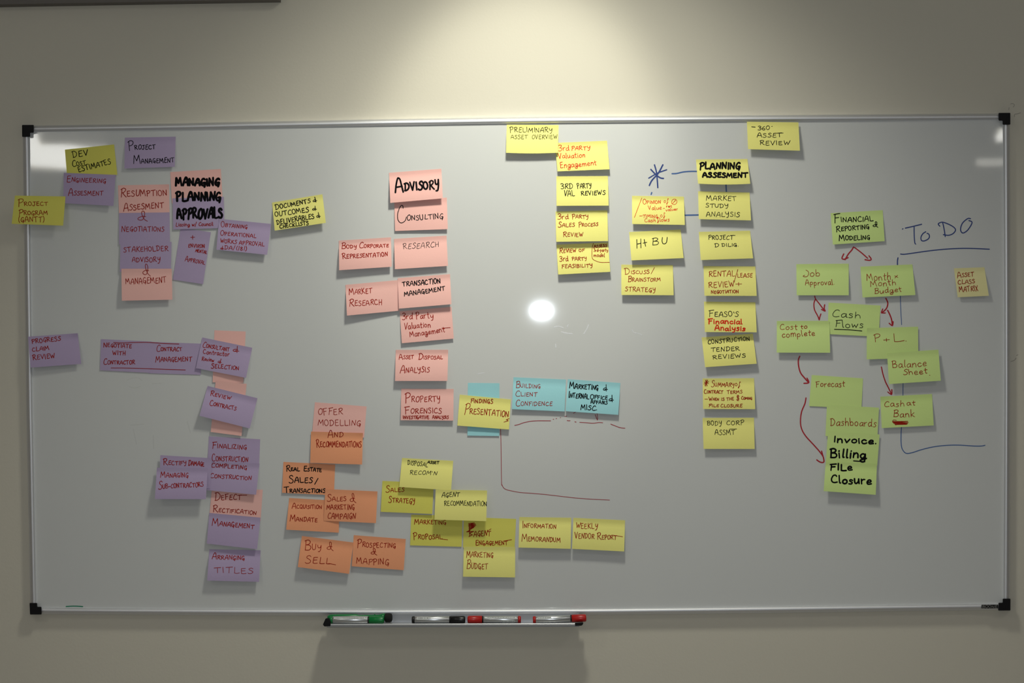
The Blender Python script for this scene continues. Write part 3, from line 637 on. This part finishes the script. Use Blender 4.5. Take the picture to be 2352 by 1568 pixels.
N('yellow', 'yellow sticky note reading REVIEW OF 3rd PARTY FEASIBILITY with a boxed corner remark', (1278.3, 561.7), (1396.7, 556.6), (1401.8, 624), (1282, 630.3), (12, 13), ink=[
 ('R', 1.9, '^REVIEW', 1285, 580, 1323.3, 579.3, 8, 1.45), ('R', 1.9, 'OF', 1329.7, 577.5, 1342.5, 577.3, 6), ('R', 1.9, '3rd', 1285.7, 600.3, 1305.5, 599, 12), ('R', 1.9, 'PARTY', 1313.8, 598, 1347.6, 597, 7.5), ('R', 1.9, 'FEASIBILITY', 1290.2, 615.5, 1361, 613, 8),
 ('R', 2.1, 'ASSESS', 1364.4, 568.4, 1393.5, 566.5, 6), ('R', 1.6, '3rd-party', 1363.5, 578, 1396.3, 577.5, 7.5), ('R', 1.8, 'model', 1363.5, 589, 1389, 590, 9), ('R', 1.5, '~', [(1363, 558.5), (1360.3, 568.4), (1359.4, 581), (1360.7, 593.3), (1368.6, 599), (1380, 602.3), (1400, 602.2)])])
N('yellow', 'yellow sticky note reading OPINION of Value and TIMING of Cash flows', (1451.5, 449.5), (1570.8, 451.4), (1573, 516.4), (1452, 514.2), (12, 14), ink=[
 ('O', 1.4, '|', [(1474, 454.6), (1457.2, 499)]), ('O', 1.6, '^OPINION', 1476.5, 468, 1517.6, 467, 7.5, 1.6), ('O', 1.5, 'of', 1524.4, 466, 1535, 466, 10), ('O', 1.6, '~', [(1542.4, 464), (1545, 458.5), (1551, 457.5), (1554.6, 461.5), (1553, 467.5), (1547.5, 469.3), (1543, 467), (1542.4, 463)]), ('O', 1.5, '|', [(1544.5, 467.5), (1552, 459)]),
 ('O', 1.5, 'Value', 1489, 481.7, 1519.5, 481.5, 9.5), ('O', 1.5, '|', [(1523.3, 478.5), (1526.5, 478.2)]), ('O', 1.5, 'ret', 1530, 476.5, 1543.3, 476, 6.5), ('O', 1.5, 'valuer', 1529.2, 485, 1557, 482.5, 6.5),
 ('O', 1.5, '|', [(1469, 495.8), (1475.4, 495.5)]), ('O', 1.6, 'TIMING', 1476, 499.8, 1511, 500, 8), ('O', 1.5, 'of', 1516.8, 498.5, 1528, 498.5, 9), ('O', 1.6, 'Cash', 1481, 510.3, 1506, 509.4, 8.5), ('O', 1.6, 'flows', 1509.7, 509, 1537.4, 507.7, 9)])
N('yellow', 'yellow sticky note reading H+BU in large black letters', (1445, 532.7), (1563.3, 527), (1570.2, 592.4), (1450.3, 597.8), (12, 14), curl=(0, 2), ink=[
 ('K', 2.1, 'H', 1461.5, 569.5, 1473.5, 568.5, 20), ('K', 2.1, '+', 1479, 567, 1487.5, 566, 19), ('K', 2.1, 'B', 1498, 563, 1513, 562, 17), ('K', 2.1, 'U', 1519.6, 560, 1533, 559.5, 15)])
N('yellow', 'yellow sticky note reading DISCUSS/BRAINSTORM STRATEGY', (1427, 607.5), (1545.5, 608.7), (1547.3, 677.8), (1427.2, 677.2), (12, 13), ink=[
 ('R', 1.8, '^DISCUSS', 1435, 629.5, 1491.8, 628, 8, 1.8), ('R', 1.7, '|', [(1503.3, 614.2), (1495.4, 628.7)]), ('R', 1.8, '^BRAINSTORM', 1442.5, 646.5, 1517.2, 645.5, 8.5, 1.5), ('R', 1.8, 'STRATEGY', 1435.7, 668.5, 1505, 670, 10)])
N('yellow', 'yellow sticky note reading PLANNING ASSESMENT in thick black, joined by blue lines', (1598.6, 366.3), (1716.8, 365), (1723.3, 421.9), (1603.3, 421.5), (15, 17), bow=2, ink=[
 ('K', 4.3, 'PLANNING', 1607, 388, 1700, 387, 14.5), ('K', 4.0, 'ASSESMENT', 1614, 406.5, 1717, 407.5, 11)])
N('yellow', 'yellow sticky note reading MARKET STUDY ANALYSIS', (1603.5, 439), (1721.7, 442), (1725, 506), (1605, 503), (13, 14), ink=[
 ('K', 1.8, '^MARKET', 1622.5, 459.5, 1691, 460.5, 11, 1.15), ('K', 1.8, 'STUDY', 1621, 476.3, 1673, 477, 9), ('K', 1.8, 'ANALYSIS', 1622.3, 497, 1698.7, 497.5, 11)])
N('yellow', 'yellow sticky note reading PROJECT D DILIG. in black', (1605, 532.4), (1722.7, 529.5), (1729.8, 593), (1609.6, 597), (13, 14), ink=[
 ('K', 1.9, 'PROJECT', 1627, 549.6, 1684, 549.6, 9.5), ('K', 1.8, '|', [(1678, 540.5), (1688.5, 540.3)]), ('K', 1.9, 'D', 1642, 568, 1652, 567, 9), ('K', 1.9, 'DILIG.', 1658, 566.3, 1696, 565.5, 7.5)])
N('yellow', 'yellow sticky note reading RENTAL/LEASE REVIEW + NEGOTIATION', (1616, 610.8), (1735, 611.6), (1738, 679.3), (1618, 679), (12, 13), ink=[
 ('R', 1.9, 'RENTAL', 1628, 635, 1688, 634, 12.5), ('R', 1.7, '|', [(1694.8, 618.5), (1686.7, 645.4), (1687, 648)]), ('R', 1.9, 'LEASE', 1693.8, 636.8, 1728, 636.8, 9), ('R', 1.9, 'REVIEW', 1627.5, 660.5, 1687, 658.5, 13), ('R', 1.8, '+', 1690, 656.5, 1704, 656.5, 8.5), ('R', 1.9, 'NEGOTIATION', 1633.4, 674, 1696.5, 672.4, 7)])
N('yellow', 'yellow sticky note reading FEASO\'S in black over Financial Analysis in bright red', (1617, 692.4), (1735, 694), (1738, 762.9), (1618.8, 762.3), (12, 13), ink=[
 ('K', 2, "^FEASO'S", 1628, 726.5, 1696, 726.5, 11.5, 1.45), ('O', 2.9, 'Financial', 1627, 742.5, 1704.5, 744, 12), ('O', 2.9, 'Analysis', 1642, 758.3, 1711.4, 759, 12)])
N('yellow', 'yellow sticky note reading CONSTRUCTION TENDER REVIEWS', (1611.6, 774.7), (1729.2, 766), (1738, 835), (1619.6, 843), (12, 13), ink=[
 ('K', 1.9, 'CONSTRUCTION', 1626, 789.6, 1722.3, 781.5, 9.5), ('K', 1.9, 'TENDER', 1633.4, 808, 1698.8, 804, 9.5), ('K', 1.9, 'REVIEWS', 1636.8, 824.6, 1713, 820, 9.5)])
N('yellow', 'yellow sticky note reading SUMMARY of CONTRACT TERMS and FILE CLOSURE, with a red asterisk', (1613.8, 868.8), (1732, 868.2), (1734.6, 939.3), (1615, 939), (10, 11), ink=[
 ('R', 1.9, '*', 1616.5, 886, 1627, 886, 15), ('R', 1.9, '^SUMMARY', 1633.6, 887, 1686.5, 889, 9.5, 1.6), ('R', 1.7, 'of', 1688.4, 886.5, 1700, 887, 12), ('R', 1.9, '^CONTRACT', 1617.2, 902.8, 1660, 903.6, 7, 1.5), ('R', 1.9, 'TERMS', 1670, 904, 1705, 902.5, 7.5), ('R', 1.9, '|', [(1619, 916.6), (1625.3, 916.4)]),
 ('R', 1.9, '^WHEN', 1628, 919.2, 1651, 919.3, 6, 1.5), ('R', 1.8, 'IS', 1656.5, 919.2, 1664, 919, 6), ('R', 1.9, 'THE', 1668.6, 919.4, 1685.6, 918.4, 6.5), ('R', 1.9, '$', 1691.5, 918.3, 1699, 918, 11), ('R', 1.8, '^COMING', 1702.7, 916.6, 1727.3, 917, 5.5, 1.3), ('R', 1.9, 'FILE', 1628, 934.2, 1651, 934.2, 6.5), ('R', 1.9, 'CLOSURE', 1655.3, 934.8, 1704.7, 935, 7)])
N('yellow', 'yellow sticky note reading BODY CORP ASSMT, bottom of the tall yellow column', (1613.8, 959.4), (1731.8, 959), (1733.4, 1030.7), (1616, 1030.5), (10, 10), ink=[
 ('K', 1.7, 'BODY', 1624.6, 976.5, 1657.2, 976.5, 10), ('K', 1.7, 'CORP', 1668.6, 976, 1708.8, 975, 10), ('K', 1.7, 'ASSMT', 1642, 998, 1688, 998, 11.5), ('K', 1.6, '|', [(1676, 985.2), (1692, 984.8)])])
N('yellow', 'yellow sticky note reading - 360 degree ASSET REVIEW, touching the top rail', (1715.5, 279.4), (1833.9, 280.9), (1837.3, 346), (1718.3, 342.4), (8, 10), base=(8.5, 8.5), ink=[
 ('K', 2, '|', [(1726.4, 291), (1734.6, 291.7)]), ('K', 1.9, '360', 1741, 298, 1767.5, 298, 9), ('K', 1.8, '|', [(1772.2, 290.3), (1774, 290)]), ('K', 1.9, 'ASSET', 1739, 315, 1796, 314.6, 9.5), ('K', 1.7, '|', [(1784, 306), (1799, 305.5)]), ('K', 1.9, 'REVIEW', 1744.8, 332.8, 1814, 332.8, 9.5)])
# green group
N('green', 'green sticky note reading FINANCIAL REPORTING & MODELING, at the top of the green tree', (1907.9, 489.4), (2027.4, 482.5), (2031.8, 553.6), (1913, 561.4), (7, 6), ink=[
 ('K', 2.5, '^FINANCIAL', 1915.5, 510, 2005.4, 507.4, 11, 1.8), ('K', 2.5, '^REPORTING', 1920.5, 531.5, 1996.6, 524.5, 9.5, 1.4), ('K', 2.3, '&', 2004, 521.5, 2016, 522, 13), ('K', 2.5, '^MODELING', 1927.5, 552, 1998, 549.5, 10, 1.4)])
N('green', 'green sticky note reading Job Approval.', (1829, 606.4), (1949.3, 605.3), (1949.4, 677.9), (1830, 677.9), (7, 8), ink=[
 ('R', 1.7, 'job', 1845, 635, 1883, 635, 16), ('R', 1.7, 'Approval.', 1850, 655.2, 1916.7, 653.4, 13)])
N('green', 'green sticky note reading Month x Month Budget', (1976.4, 612.3), (2095.6, 607), (2102.5, 677.3), (1981.2, 683), (9, 10), ink=[
 ('R', 1.7, 'Month', 1991.5, 644.5, 2046, 641.6, 17), ('R', 1.7, 'x', 2055.3, 638, 2062.7, 637, 10), ('R', 1.7, 'Month', 2000, 658.5, 2058, 654, 13), ('R', 1.7, 'Budget', 2009, 674.5, 2071, 669.5, 13)])
N('green', 'green sticky note reading Cash Flows underlined in black, between two others', (1903, 694.7), (2022.6, 701.4), (2018, 773), (1901.4, 767), (3, 3), ink=[
 ('K', 1.9, 'Cash', 1911, 727, 1977, 729.5, 16), ('K', 1.9, 'Flows', 1918, 750.5, 1983, 753, 16), ('K', 2.2, '|', [(1916.7, 756), (1948.6, 757), (1979.6, 759.7)])])
N('green', 'green sticky note reading Cost to complete', (1784.3, 737), (1905, 736.5), (1906.7, 809.8), (1784, 809.5), (7, 8), ink=[
 ('R', 1.8, 'Cost', 1791.5, 757, 1831.2, 756, 12), ('R', 1.8, 'to', 1839, 754.5, 1854.2, 753.5, 10), ('R', 1.8, 'complete', 1796.5, 774.5, 1872, 770.5, 14)])
N('green', 'green sticky note reading P + L.', (1991, 753.3), (2108.6, 750), (2109, 822), (1990.6, 825), (5, 2), curl=(2, 0), ink=[
 ('R', 1.8, 'P', 2008, 785, 2023, 784, 17), ('R', 1.8, '+', 2030, 785, 2043.5, 784.5, 9.5), ('R', 1.8, 'L', 2051, 784.5, 2076, 782, 20), ('R', 1.8, '|', [(2080.5, 783), (2081.5, 783)])])
N('green', 'green sticky note reading Balance Sheet', (2037.4, 810.7), (2155.4, 802.7), (2160.9, 874), (2042, 881.8), (7, 7), ink=[
 ('R', 1.8, 'Balance', 2050, 844.7, 2128, 840.5, 16), ('R', 1.8, 'Sheet', 2075, 861.5, 2130, 857, 14), ('R', 1.8, '|', [(2135, 861.5), (2136, 861.7)])])
N('green', 'green sticky note reading Forecast', (1864.4, 861), (1982.3, 868.6), (1978.5, 938), (1858.3, 932.3), (2, 2), ink=[
 ('R', 1.8, 'Forecast', 1874, 888, 1940, 887.5, 14)])
N('green', 'green sticky note reading Dashboards', (1899.4, 928.9), (2019, 936), (2015, 1008), (1896, 1001), (1.5, 1.5), ink=[
 ('R', 1.8, 'Dashboards', 1907, 976, 2012, 980.5, 17)])
N('green', 'green sticky note reading Invoice. Billing in thick black', (1902, 989.7), (2020.4, 997.4), (2014.8, 1069), (1896.6, 1063), (1.5, 1.5), ink=[
 ('K', 3.8, 'Invoice.', 1914.5, 1015, 2013, 1019, 15), ('K', 4, 'Billing', 1907, 1049, 1988.5, 1053, 21), ('K', 3.2, '|', [(1960.7, 1058), (1986.5, 1060)])])
N('green', 'green sticky note reading FILE Closure in thick black, lowest of the green ones', (1896.6, 1060.5), (2014.3, 1064.4), (2011.4, 1136), (1891.8, 1127.5), (10, 9), ink=[
 ('K', 3.8, 'FILe', 1906.5, 1079, 1957.5, 1080.5, 15), ('K', 4, 'Closure', 1909, 1107.5, 2001, 1113, 19)])
N('green', 'green sticky note reading Cash at Bank above a scribbled-out word', (2022, 910.7), (2140.7, 904.5), (2144.5, 976.7), (2025.2, 982.9), (7, 7), curl=(2, 0), ink=[
 ('R', 1.8, 'Cash', 2031, 934, 2077, 932.5, 13), ('R', 1.8, 'at', 2083, 931.5, 2102, 930, 12), ('R', 1.8, 'Bank', 2052, 957.5, 2101, 957.5, 16),
 ('R', 2.4, '|', [(2050, 968), (2085, 967.5), (2051, 970), (2086, 970.5), (2053, 972), (2084, 973), (2056, 974.5), (2082, 974)]), ('R', 1.7, '~', [(2050, 968), (2052, 964.5), (2059, 965)], [(2054, 968), (2058, 976)])])
N('pale', 'small pale yellow sticky note reading ASSET CLASS MATRIX, beside the right rail', (2191, 616), (2261, 613.5), (2271.3, 679), (2199.7, 682.5), (7, 10), ink=[
 ('R', 1.9, '^ASSET', 2199, 637, 2236.4, 634, 9.5, 1.5), ('R', 1.9, 'CLASS', 2200.5, 652.4, 2239.3, 650, 9.5), ('R', 1.9, 'MATRIX', 2203.8, 670, 2246.7, 667, 12)])
flush()

# ------------------------------------------------------------------ drawings on the whiteboard
def draw(name, col, wd, *strokes, label=None, surf=DB, parent=board, off=(0, 0, 1)):
    if len(strokes) > 1 and name in ('drawn_line', 'ghost_writing', 'residue_glints'):
        for s in strokes: r = draw(name, col, wd, s, label=label, surf=surf, parent=parent, off=off)
        return r
    V, F = [], []
    for s in strokes:
        pts = [(off[0] + a / off[2], off[1] + c / off[2]) for a, c in s]
        ribbon(V, F, smooth(pts, 6), wd, lambda x, y: surf)
    o = mesh_obj(name, V, F, M[col], parent=parent, origin=parent.location)
    if label: o['label'] = label
    return o
S = lambda s: [tuple(map(float, p.split(','))) for p in s.split()]
draw('drawn_asterisk', 'B', 3.2, S('1503.2,378.4 1508,397 1511,430.8'), S('1522.5,378.4 1512,397.7 1497.5,414 1491.5,425.7'), S('1494.9,389 1505.4,399.9 1516,408 1523.8,409.6'), S('1531.2,389.8 1510.8,397.2 1490.2,408.9'), label='blue asterisk')
draw('drawn_line', 'L', 3.0, S('1543.6,398.8 1554.2,398.2 1570.4,394.7 1587.8,393.4 1602,393.6'), S('1497,442 1495.6,446.3'), S('1570,494.2 1608,493.4'), S('1667.3,420 1668.5,443'), label='blue connecting lines')
O = (2020, 480, 6.816)
draw('drawn_heading', 'B', 2.5, S('405,298 520,272 660,238'), S('543,272 544,400 552,520 567,548'), S('725,355 680,385 650,440 658,490 700,498 760,470 783,430 770,390 745,380'),
     S('990,215 1010,300 1030,430'), S('945,268 920,235 950,212 1000,207 1100,245 1170,290 1190,332 1150,385 1080,410 1000,400'), S('1425,150 1380,150 1300,220 1270,310 1285,362 1320,372 1380,330 1435,250 1447,200 1400,180'), S('360,314 368,306'), off=O, label='blue TO DO heading')
draw('drawn_line', 'B', 2.4, S('330,703 390,707 520,690 750,657 1000,630 1250,616 1450,616 1720,628'), off=O, label='blue line under TO DO')
draw('drawn_line', 'B', 2.4, S('2062.5,591.8 2061.3,600 2061.5,612'))
draw('drawn_line', 'L', 1.6, S('2067.6,674 2068.7,702 2070.7,745.3'), S('2074.4,874 2074,890 2073.9,912'))
draw('drawn_line', 'L', 1.9, S('551,1000 543,1150 548,1320 580,1400 630,1437 720,1425 860,1380 1050,1335 1250,1312 1450,1308 1680,1322 1800,1322 1858,1310'), off=(1990, 830, 6.817), label='thin blue sweeping line')
A1 = (1770, 470, 6.817)
draw('drawn_arrow', 'A', 2.8, S('1298,662 1270,710 1215,775 1165,860'), S('1145,770 1118,830 1130,850 1165,850 1213,828'), off=A1, label='red arrow to Job Approval')
draw('drawn_arrow', 'A', 2.8, S('1312,668 1420,750 1520,838'), S('1540,800 1575,850 1550,870 1478,860'), off=A1, label='red arrow to Month x Month Budget')
A2 = (1770, 680, 7.84)
draw('drawn_arrow', 'A', 2.9, S('795,0 810,50 880,140 970,262'), S('973,155 965,220 980,268 915,238'), off=A2)
draw('drawn_arrow', 'A', 2.9, S('805,60 780,130 790,240 840,340 875,415'), S('905,320 888,370 875,425 862,385'), off=A2)
draw('drawn_arrow', 'A', 2.9, S('2075,38 2110,120 2095,200 2060,250 1998,300'), S('2020,230 1998,295 2065,302'), off=A2)
draw('drawn_arrow', 'A', 2.9, S('2108,255 2150,340 2180,430 2192,525'), S('2135,487 2190,528 2205,460'), off=A2)
draw('drawn_arrow', 'A', 2.9, S('525,1082 500,1150 505,1260 540,1380 610,1470 685,1555'), S('655,1475 687,1555 600,1568'), off=A2)
A3 = (1820, 850, 5.225)
draw('drawn_arrow', 'A', 2.7, S('163,332 150,400 110,500 97,610 110,700 160,790 260,900 330,980 370,1040 378,1085'), S('350,970 378,1075 370,1105 330,1100 293,1075'), off=A3, label='long curved red arrow to FILE Closure')
draw('drawn_arrow', 'A', 2.7, S('235,85 260,200 300,320 340,400 390,505'), S('398,440 393,515 335,475'), off=(1990, 830, 6.817))
B1 = (1150, 850, 7.84)
draw('drawn_line', 'W', 1.5, S('252,993 330,975 420,943 600,912 900,910'), S('945,883 955,881'), S('998,872 1008,868'), S('1073,855 1081,851'), S('1155,833 1190,828'), S('1310,773 1345,755'), off=B1, label='thin red broken line')
draw('drawn_line', 'W', 1.7, S('1197,905 1225,909 1250,908'), S('1335,928 1358,933'), S('1423,938 1540,945 1665,953 1770,942 1838,946'), S('1983,970 2110,1020 2170,1038 2237,1043'), off=B1)
draw('drawn_arrow', 'W', 1.5, S('1703,800 1725,860 1740,898'), S('1732,760 1745,860 1740,898'), off=B1, label='thin red arrow')
draw('drawn_line', 'W', 1.4, S('1149.5,978 1151,1030 1152,1106.5 1153,1113 1160,1122.6 1180,1128 1200,1131 1250,1135 1330,1144 1400,1148'), label='thin dark red bracket line')
draw('ink_smear', 'G', 2.6, S('152,1392.4 165,1391.6 178,1391.7 190,1392.6'), label='green ink smear')
draw('ghost_writing', 'ghost', 2.2, S('292,873 305,868 318,868 326,874'), S('297,888 310,891 322,887'), S('350,881 370,880'), S('300,976 330,974'), S('306,985 311,1008 313,1020'), S('352,1000 353,1030'), S('430,968 437,993'), label='faint rubbed-out writing')
draw('residue_glints', 'residue', 2.4, S('1272,751 1284,749 1294,753'), S('1290,762 1302,765 1314,766'), S('1303,750 1305,746'), S('1352,745 1347,757 1341,766'), S('1452,757 1457,764 1465,765 1474,769'), S('1276,790 1277,797'), S('1098,858 1112,856'), label='pale painted glints on dry-erase residue')
# scuffs on the wall
wf = bpy.data.objects['wall_front']
draw('scuff_mark', 'pencil', 1.1, S('2321,239 2326,237.6 2330,241 2327,246'), S('2344,259 2338,261 2331,262.5 2330,268'), S('2318,247 2317,252'), surf=.0, parent=wf)
draw('scuff_mark', 'pencil', 1.2, S('2335,816 2338,814.5'), S('2322,830 2330,827 2334,822'), surf=.0, parent=wf)
# plate with the lettering on the lower rail
m = MB(); c = [(2254.6, 1388.4), (2292.4, 1388.0), (2292.4, 1396.6), (2254.8, 1397.0)]
m.prism([P(x, y, .0245) for x, y in c], [P(x, y, .018) for x, y in c])
plate = m.obj('name_plate', M['cap'], parent=board, origin=board.location)
M['plate_txt'] = mat('plate_lettering', (.30, .30, .28), .4)
V, F = [], []
for s in layout('BOONE', 2256.6, 1396, 2290.4, 1395.6, 6.0): ribbon(V, F, s, .8, lambda x, y: .0246)
mesh_obj('lettering', V, F, M['plate_txt'], parent=plate, origin=board.location)

# ------------------------------------------------------------------ pen tray
tray = empty('pen_tray', P(1040, 1436, .03), label='shallow aluminium pen tray with black end caps hooked under the whiteboard', category='tray')
TZ = P(1040, 1432.6, .068).z           # top of lip
xl, xr = P(752, 1434, .06).x, P(1330, 1434, .06).x
zl = P(752, 1436.0, .068).z; zr = P(1330, 1434.6, .068).z
M['tray'] = mat('tray_aluminium', (0.50, 0.51, 0.53), 0.42, metal=0.75)
def tz(x): return zl + (zr - zl) * (x - xl) / (xr - xl)
def bar(name, prof, m, x0, x1, parent=tray, **k):
    b = MB(); b.sweep([[(x, -y, tz(x) + z) for y, z in prof] for x in (x0, (x0 + x1) / 2, x1)]); return b.obj(name, m, parent=parent, origin=tray.location, **k)
# floor, back plate and rolled front lip: one folded profile
bar('tray_channel', [(.066, -.001), (.066, .0035), (.0675, .0045), (.070, .0042), (.0712, .0025), (.071, -.0012), (.069, -.0030), (.020, -.0030), (.020, .0170), (.0185, .0170), (.0185, -.0042), (.069, -.0042), (.069, -.0030), (.066, -.0010)][:12], M['tray'], xl, xr)
def capx(pts, y0, y1, nm='end_cap'):
    b = MB(); b.prism([P(x, y, y1) for x, y in pts], [P(x, y, y0) for x, y in pts]); return b.obj(nm, M['cap'], parent=tray, origin=tray.location, bevel=.002)
capx([(741.5, 1434), (748, 1419.5), (756, 1418.6), (759.5, 1426), (759.5, 1437.6), (745, 1438.2)], .02, .073)
capx([(1320.4, 1429.5), (1339.6, 1428.2), (1339.4, 1433), (1336, 1436.4), (1320.6, 1437)], .02, .073)

# ------------------------------------------------------------------ markers on the tray
M['silver'] = mat('silver_foil_barrel', (0.62, 0.64, 0.65), 0.28, metal=0.85)
M['lab'] = mat('white_label_print', (0.75, 0.78, 0.76), 0.45)
M['txt'] = mat('small_dark_print', (0.10, 0.11, 0.12), 0.5)
M['gplas'] = mat('green_plastic', (0.004, 0.20, 0.045), 0.3)
M['kplas'] = mat('black_gloss_plastic', (0.008, 0.008, 0.009), 0.25)
M['rplas'] = mat('red_plastic', (0.50, 0.010, 0.008), 0.3)
M['felt'] = mat('black_felt', (0.012, 0.012, 0.010), 0.95, bump=.5, bscale=600)
def lathe(name, m, sta, frame, parent, smooth=True, K=28, **k):
    """sta: (distance along the axis, radius)"""
    a, ex, ey, ez = frame; b = MB()
    b.sweep([[a + ex * s + (ey * math.cos(2 * math.pi * i / K) + ez * math.sin(2 * math.pi * i / K)) * r for i in range(K)] for s, r in sta])
    o = b.obj(name, m, parent=parent, origin=parent.location, **k)
    for p in o.data.polygons: p.use_smooth = len(p.vertices) == 4
    return o
def band(name, m, s0, s1, r, a0, a1, frame, parent):
    a, ex, ey, ez = frame; b = MB(); K = 8
    b.sweep([[a + ex * s + (ey * math.cos(t) + ez * math.sin(t)) * rr for rr, t in [(r, a0 + (a1 - a0) * i / K) for i in range(K + 1)] + [(r - .0004, a1 + (a0 - a1) * i / K) for i in range(K + 1)]] for s in (s0, s1)])
    return b.obj(name, m, parent=parent, origin=parent.location, smooth=False)
def marker(label, left, right, depth, r, colm, cap_right=True, roll=0, bars=(.1, .45), textband=True):
    """left/right: photo positions of the two axis ends"""
    a = P(left[0], left[1], depth); c = P(right[0], right[1], depth)
    if not cap_right: a, c = c, a
    ex = (c - a).normalized(); L = (c - a).length
    ey = Vector((0, -1, 0)); ey = (ey - ex * ey.dot(ex)).normalized(); ez = ex.cross(ey)
    if ez.z < 0: ez = -ez
    root = empty('whiteboard_marker', a, label=label, category='marker', group='markers on the pen tray')
    fr = (a, ex, ey, ez)
    e, b1, c0 = .055 * L, .70 * L, .73 * L
    lathe('end_plug', colm, [(0, r * .80), (.0012, r * .93), (e, r * .95)], fr, root)
    lathe('barrel', M['silver'], [(e, r * .97), (e + .0004, r), (b1, r), (b1 + .0004, r * .96)], fr, root)
    lathe('grip_ring', M['kplas'], [(b1, r * .93), (c0, r * .93)], fr, root)
    lathe('cap', colm, [(c0 - .0003, r * .97), (c0, r * 1.02), (L - .003, r * 1.0), (L - .0008, r * .9), (L, r * .72)], fr, root)
    rt = root.children[1]
    up = math.radians(38) + roll
    u0 = math.radians(38)
    if textband:
        band('label_panel', M['lab'], e + .04 * (b1 - e), b1 - .03 * (b1 - e), r + .00012, u0 - .12, u0 + .34, fr, root)
        tb = MB(); s = e + .08 * (b1 - e); rn = random.Random(int(left[0]) + 5)
        while s < b1 - .12 * (b1 - e):
            ww = rn.choice((.002, .0035, .0045, .006))
            q2 = lambda ss, rr, t: a + ex * ss + (ey * math.cos(t) + ez * math.sin(t)) * rr
            tb.sweep([[q2(ss, r + .0003, t) for t in (u0 + .02, u0 + .09, u0 + .15)] + [q2(ss, r, t) for t in (u0 + .15, u0 + .09, u0 + .02)] for ss in (s, s + ww)])
            s += ww + .0009
        tb.obj('label_print', M['txt'], parent=root, origin=root.location, smooth=False)
    # barcode panel with its bars
    s0, s1 = e + bars[0] * (b1 - e), e + bars[1] * (b1 - e)
    band('barcode_panel', M['lab'], s0, s1, r + .0002, up - .36, up + .3, fr, root)
    bb = MB(); s = s0 + .001
    rnd = random.Random(int(left[0]))
    while s < s1 - .0015:
        ww = rnd.choice((.0004, .0007, .0011)); K = 3
        a0, a1 = up - .2, up + .2
        q = lambda ss, rr, t: a + ex * ss + (ey * math.cos(t) + ez * math.sin(t)) * rr
        bb.sweep([[q(ss, r + .00035, a0 + (a1 - a0) * i / K) for i in range(K + 1)] + [q(ss, r, a1 + (a0 - a1) * i / K) for i in range(K + 1)] for ss in (s, s + ww)])
        s += ww + rnd.choice((.0006, .0009, .0014))
    bb.obj('barcode', M['txt'], parent=root, origin=root.location, smooth=False)
    return root
Rm = .0090
marker('green-capped silver whiteboard marker at the left end of the pen tray', (758, 1423.3), (882, 1423.2), .060, Rm, M['gplas'], roll=.25, bars=(.93, .99))
marker('black-capped silver whiteboard marker in the middle of the pen tray', (946.2, 1422.8), (1068.6, 1422.6), .058, Rm, M['kplas'], bars=(.06, .4), textband=False)
marker('red-capped silver whiteboard marker with its cap to the left, centre of tray', (1074, 1422.2), (1196.6, 1422.2), .058, Rm, M['rplas'], cap_right=False, bars=(.1, .46), roll=-.9)
marker('red-capped silver whiteboard marker resting on the right end cap of the tray', (1224, 1423.0), (1346.5, 1418.6), .060, Rm, M['rplas'], bars=(.05, .45), textband=False)
# green eraser lying behind the green marker
er = empty('board_eraser', P(753, 1423, .040), label='green board eraser with a black felt end, lying behind the green marker', category='eraser')
b = MB(); K = 18
a = P(752.5, 1417.2, .041); c = P(884, 1414.4, .036)
ex = (c - a).normalized(); L = (c - a).length
secs = []
for s, k in ((0, .55), (.02, .8), (.06, 1), (.5, .95), (.55, .62), (.90, .60), (.95, .9), (1, 1)):
    secs.append([a + ex * (s * L) + Vector((0, math.cos(t) * .0085 * k, math.sin(t) * .0080 * k - .001)) for t in [2 * math.pi * i / K for i in range(K)]])
b.sweep(secs); b.obj('eraser_body', M['gplas'], parent=er, origin=er.location, smooth=True)
p = P(860.8, 1412.5, .036); b = MB(); b.box(p.x - .0011, p.x + .0011, p.y - .002, p.y + .002, p.z - .006, p.z + .0035)
b.obj('tab', M['gplas'], parent=er, origin=er.location)
b = MB(); a2 = P(884, 1418.2, .040); ex2 = Vector((1, 0, 0))
b.sweep([[a2 + ex2 * s + Vector((0, math.cos(t) * .011 * k, math.sin(t) * .0110 * k)) for t in [2 * math.pi * i / K for i in range(K)]] for s, k in ((0, .85), (.003, .98), (.012, 1), (.0165, .85), (.018, .5))])
b.obj('felt_pad', M['felt'], parent=er, origin=er.location, smooth=True)

window('window_1', [(66, 306), (84, 306), (92, 335), (150, 333), (250, 345), (245, 392), (170, 388), (66, 380)], M['glow'])
window('window_2', [(2302, 298), (2306, 298), (2306, 322), (2284, 326), (2288, 312)], M['glow'])
window('window_3', [(2238, 366), (2306, 366), (2306, 382), (2246, 380)], M['glow2'])
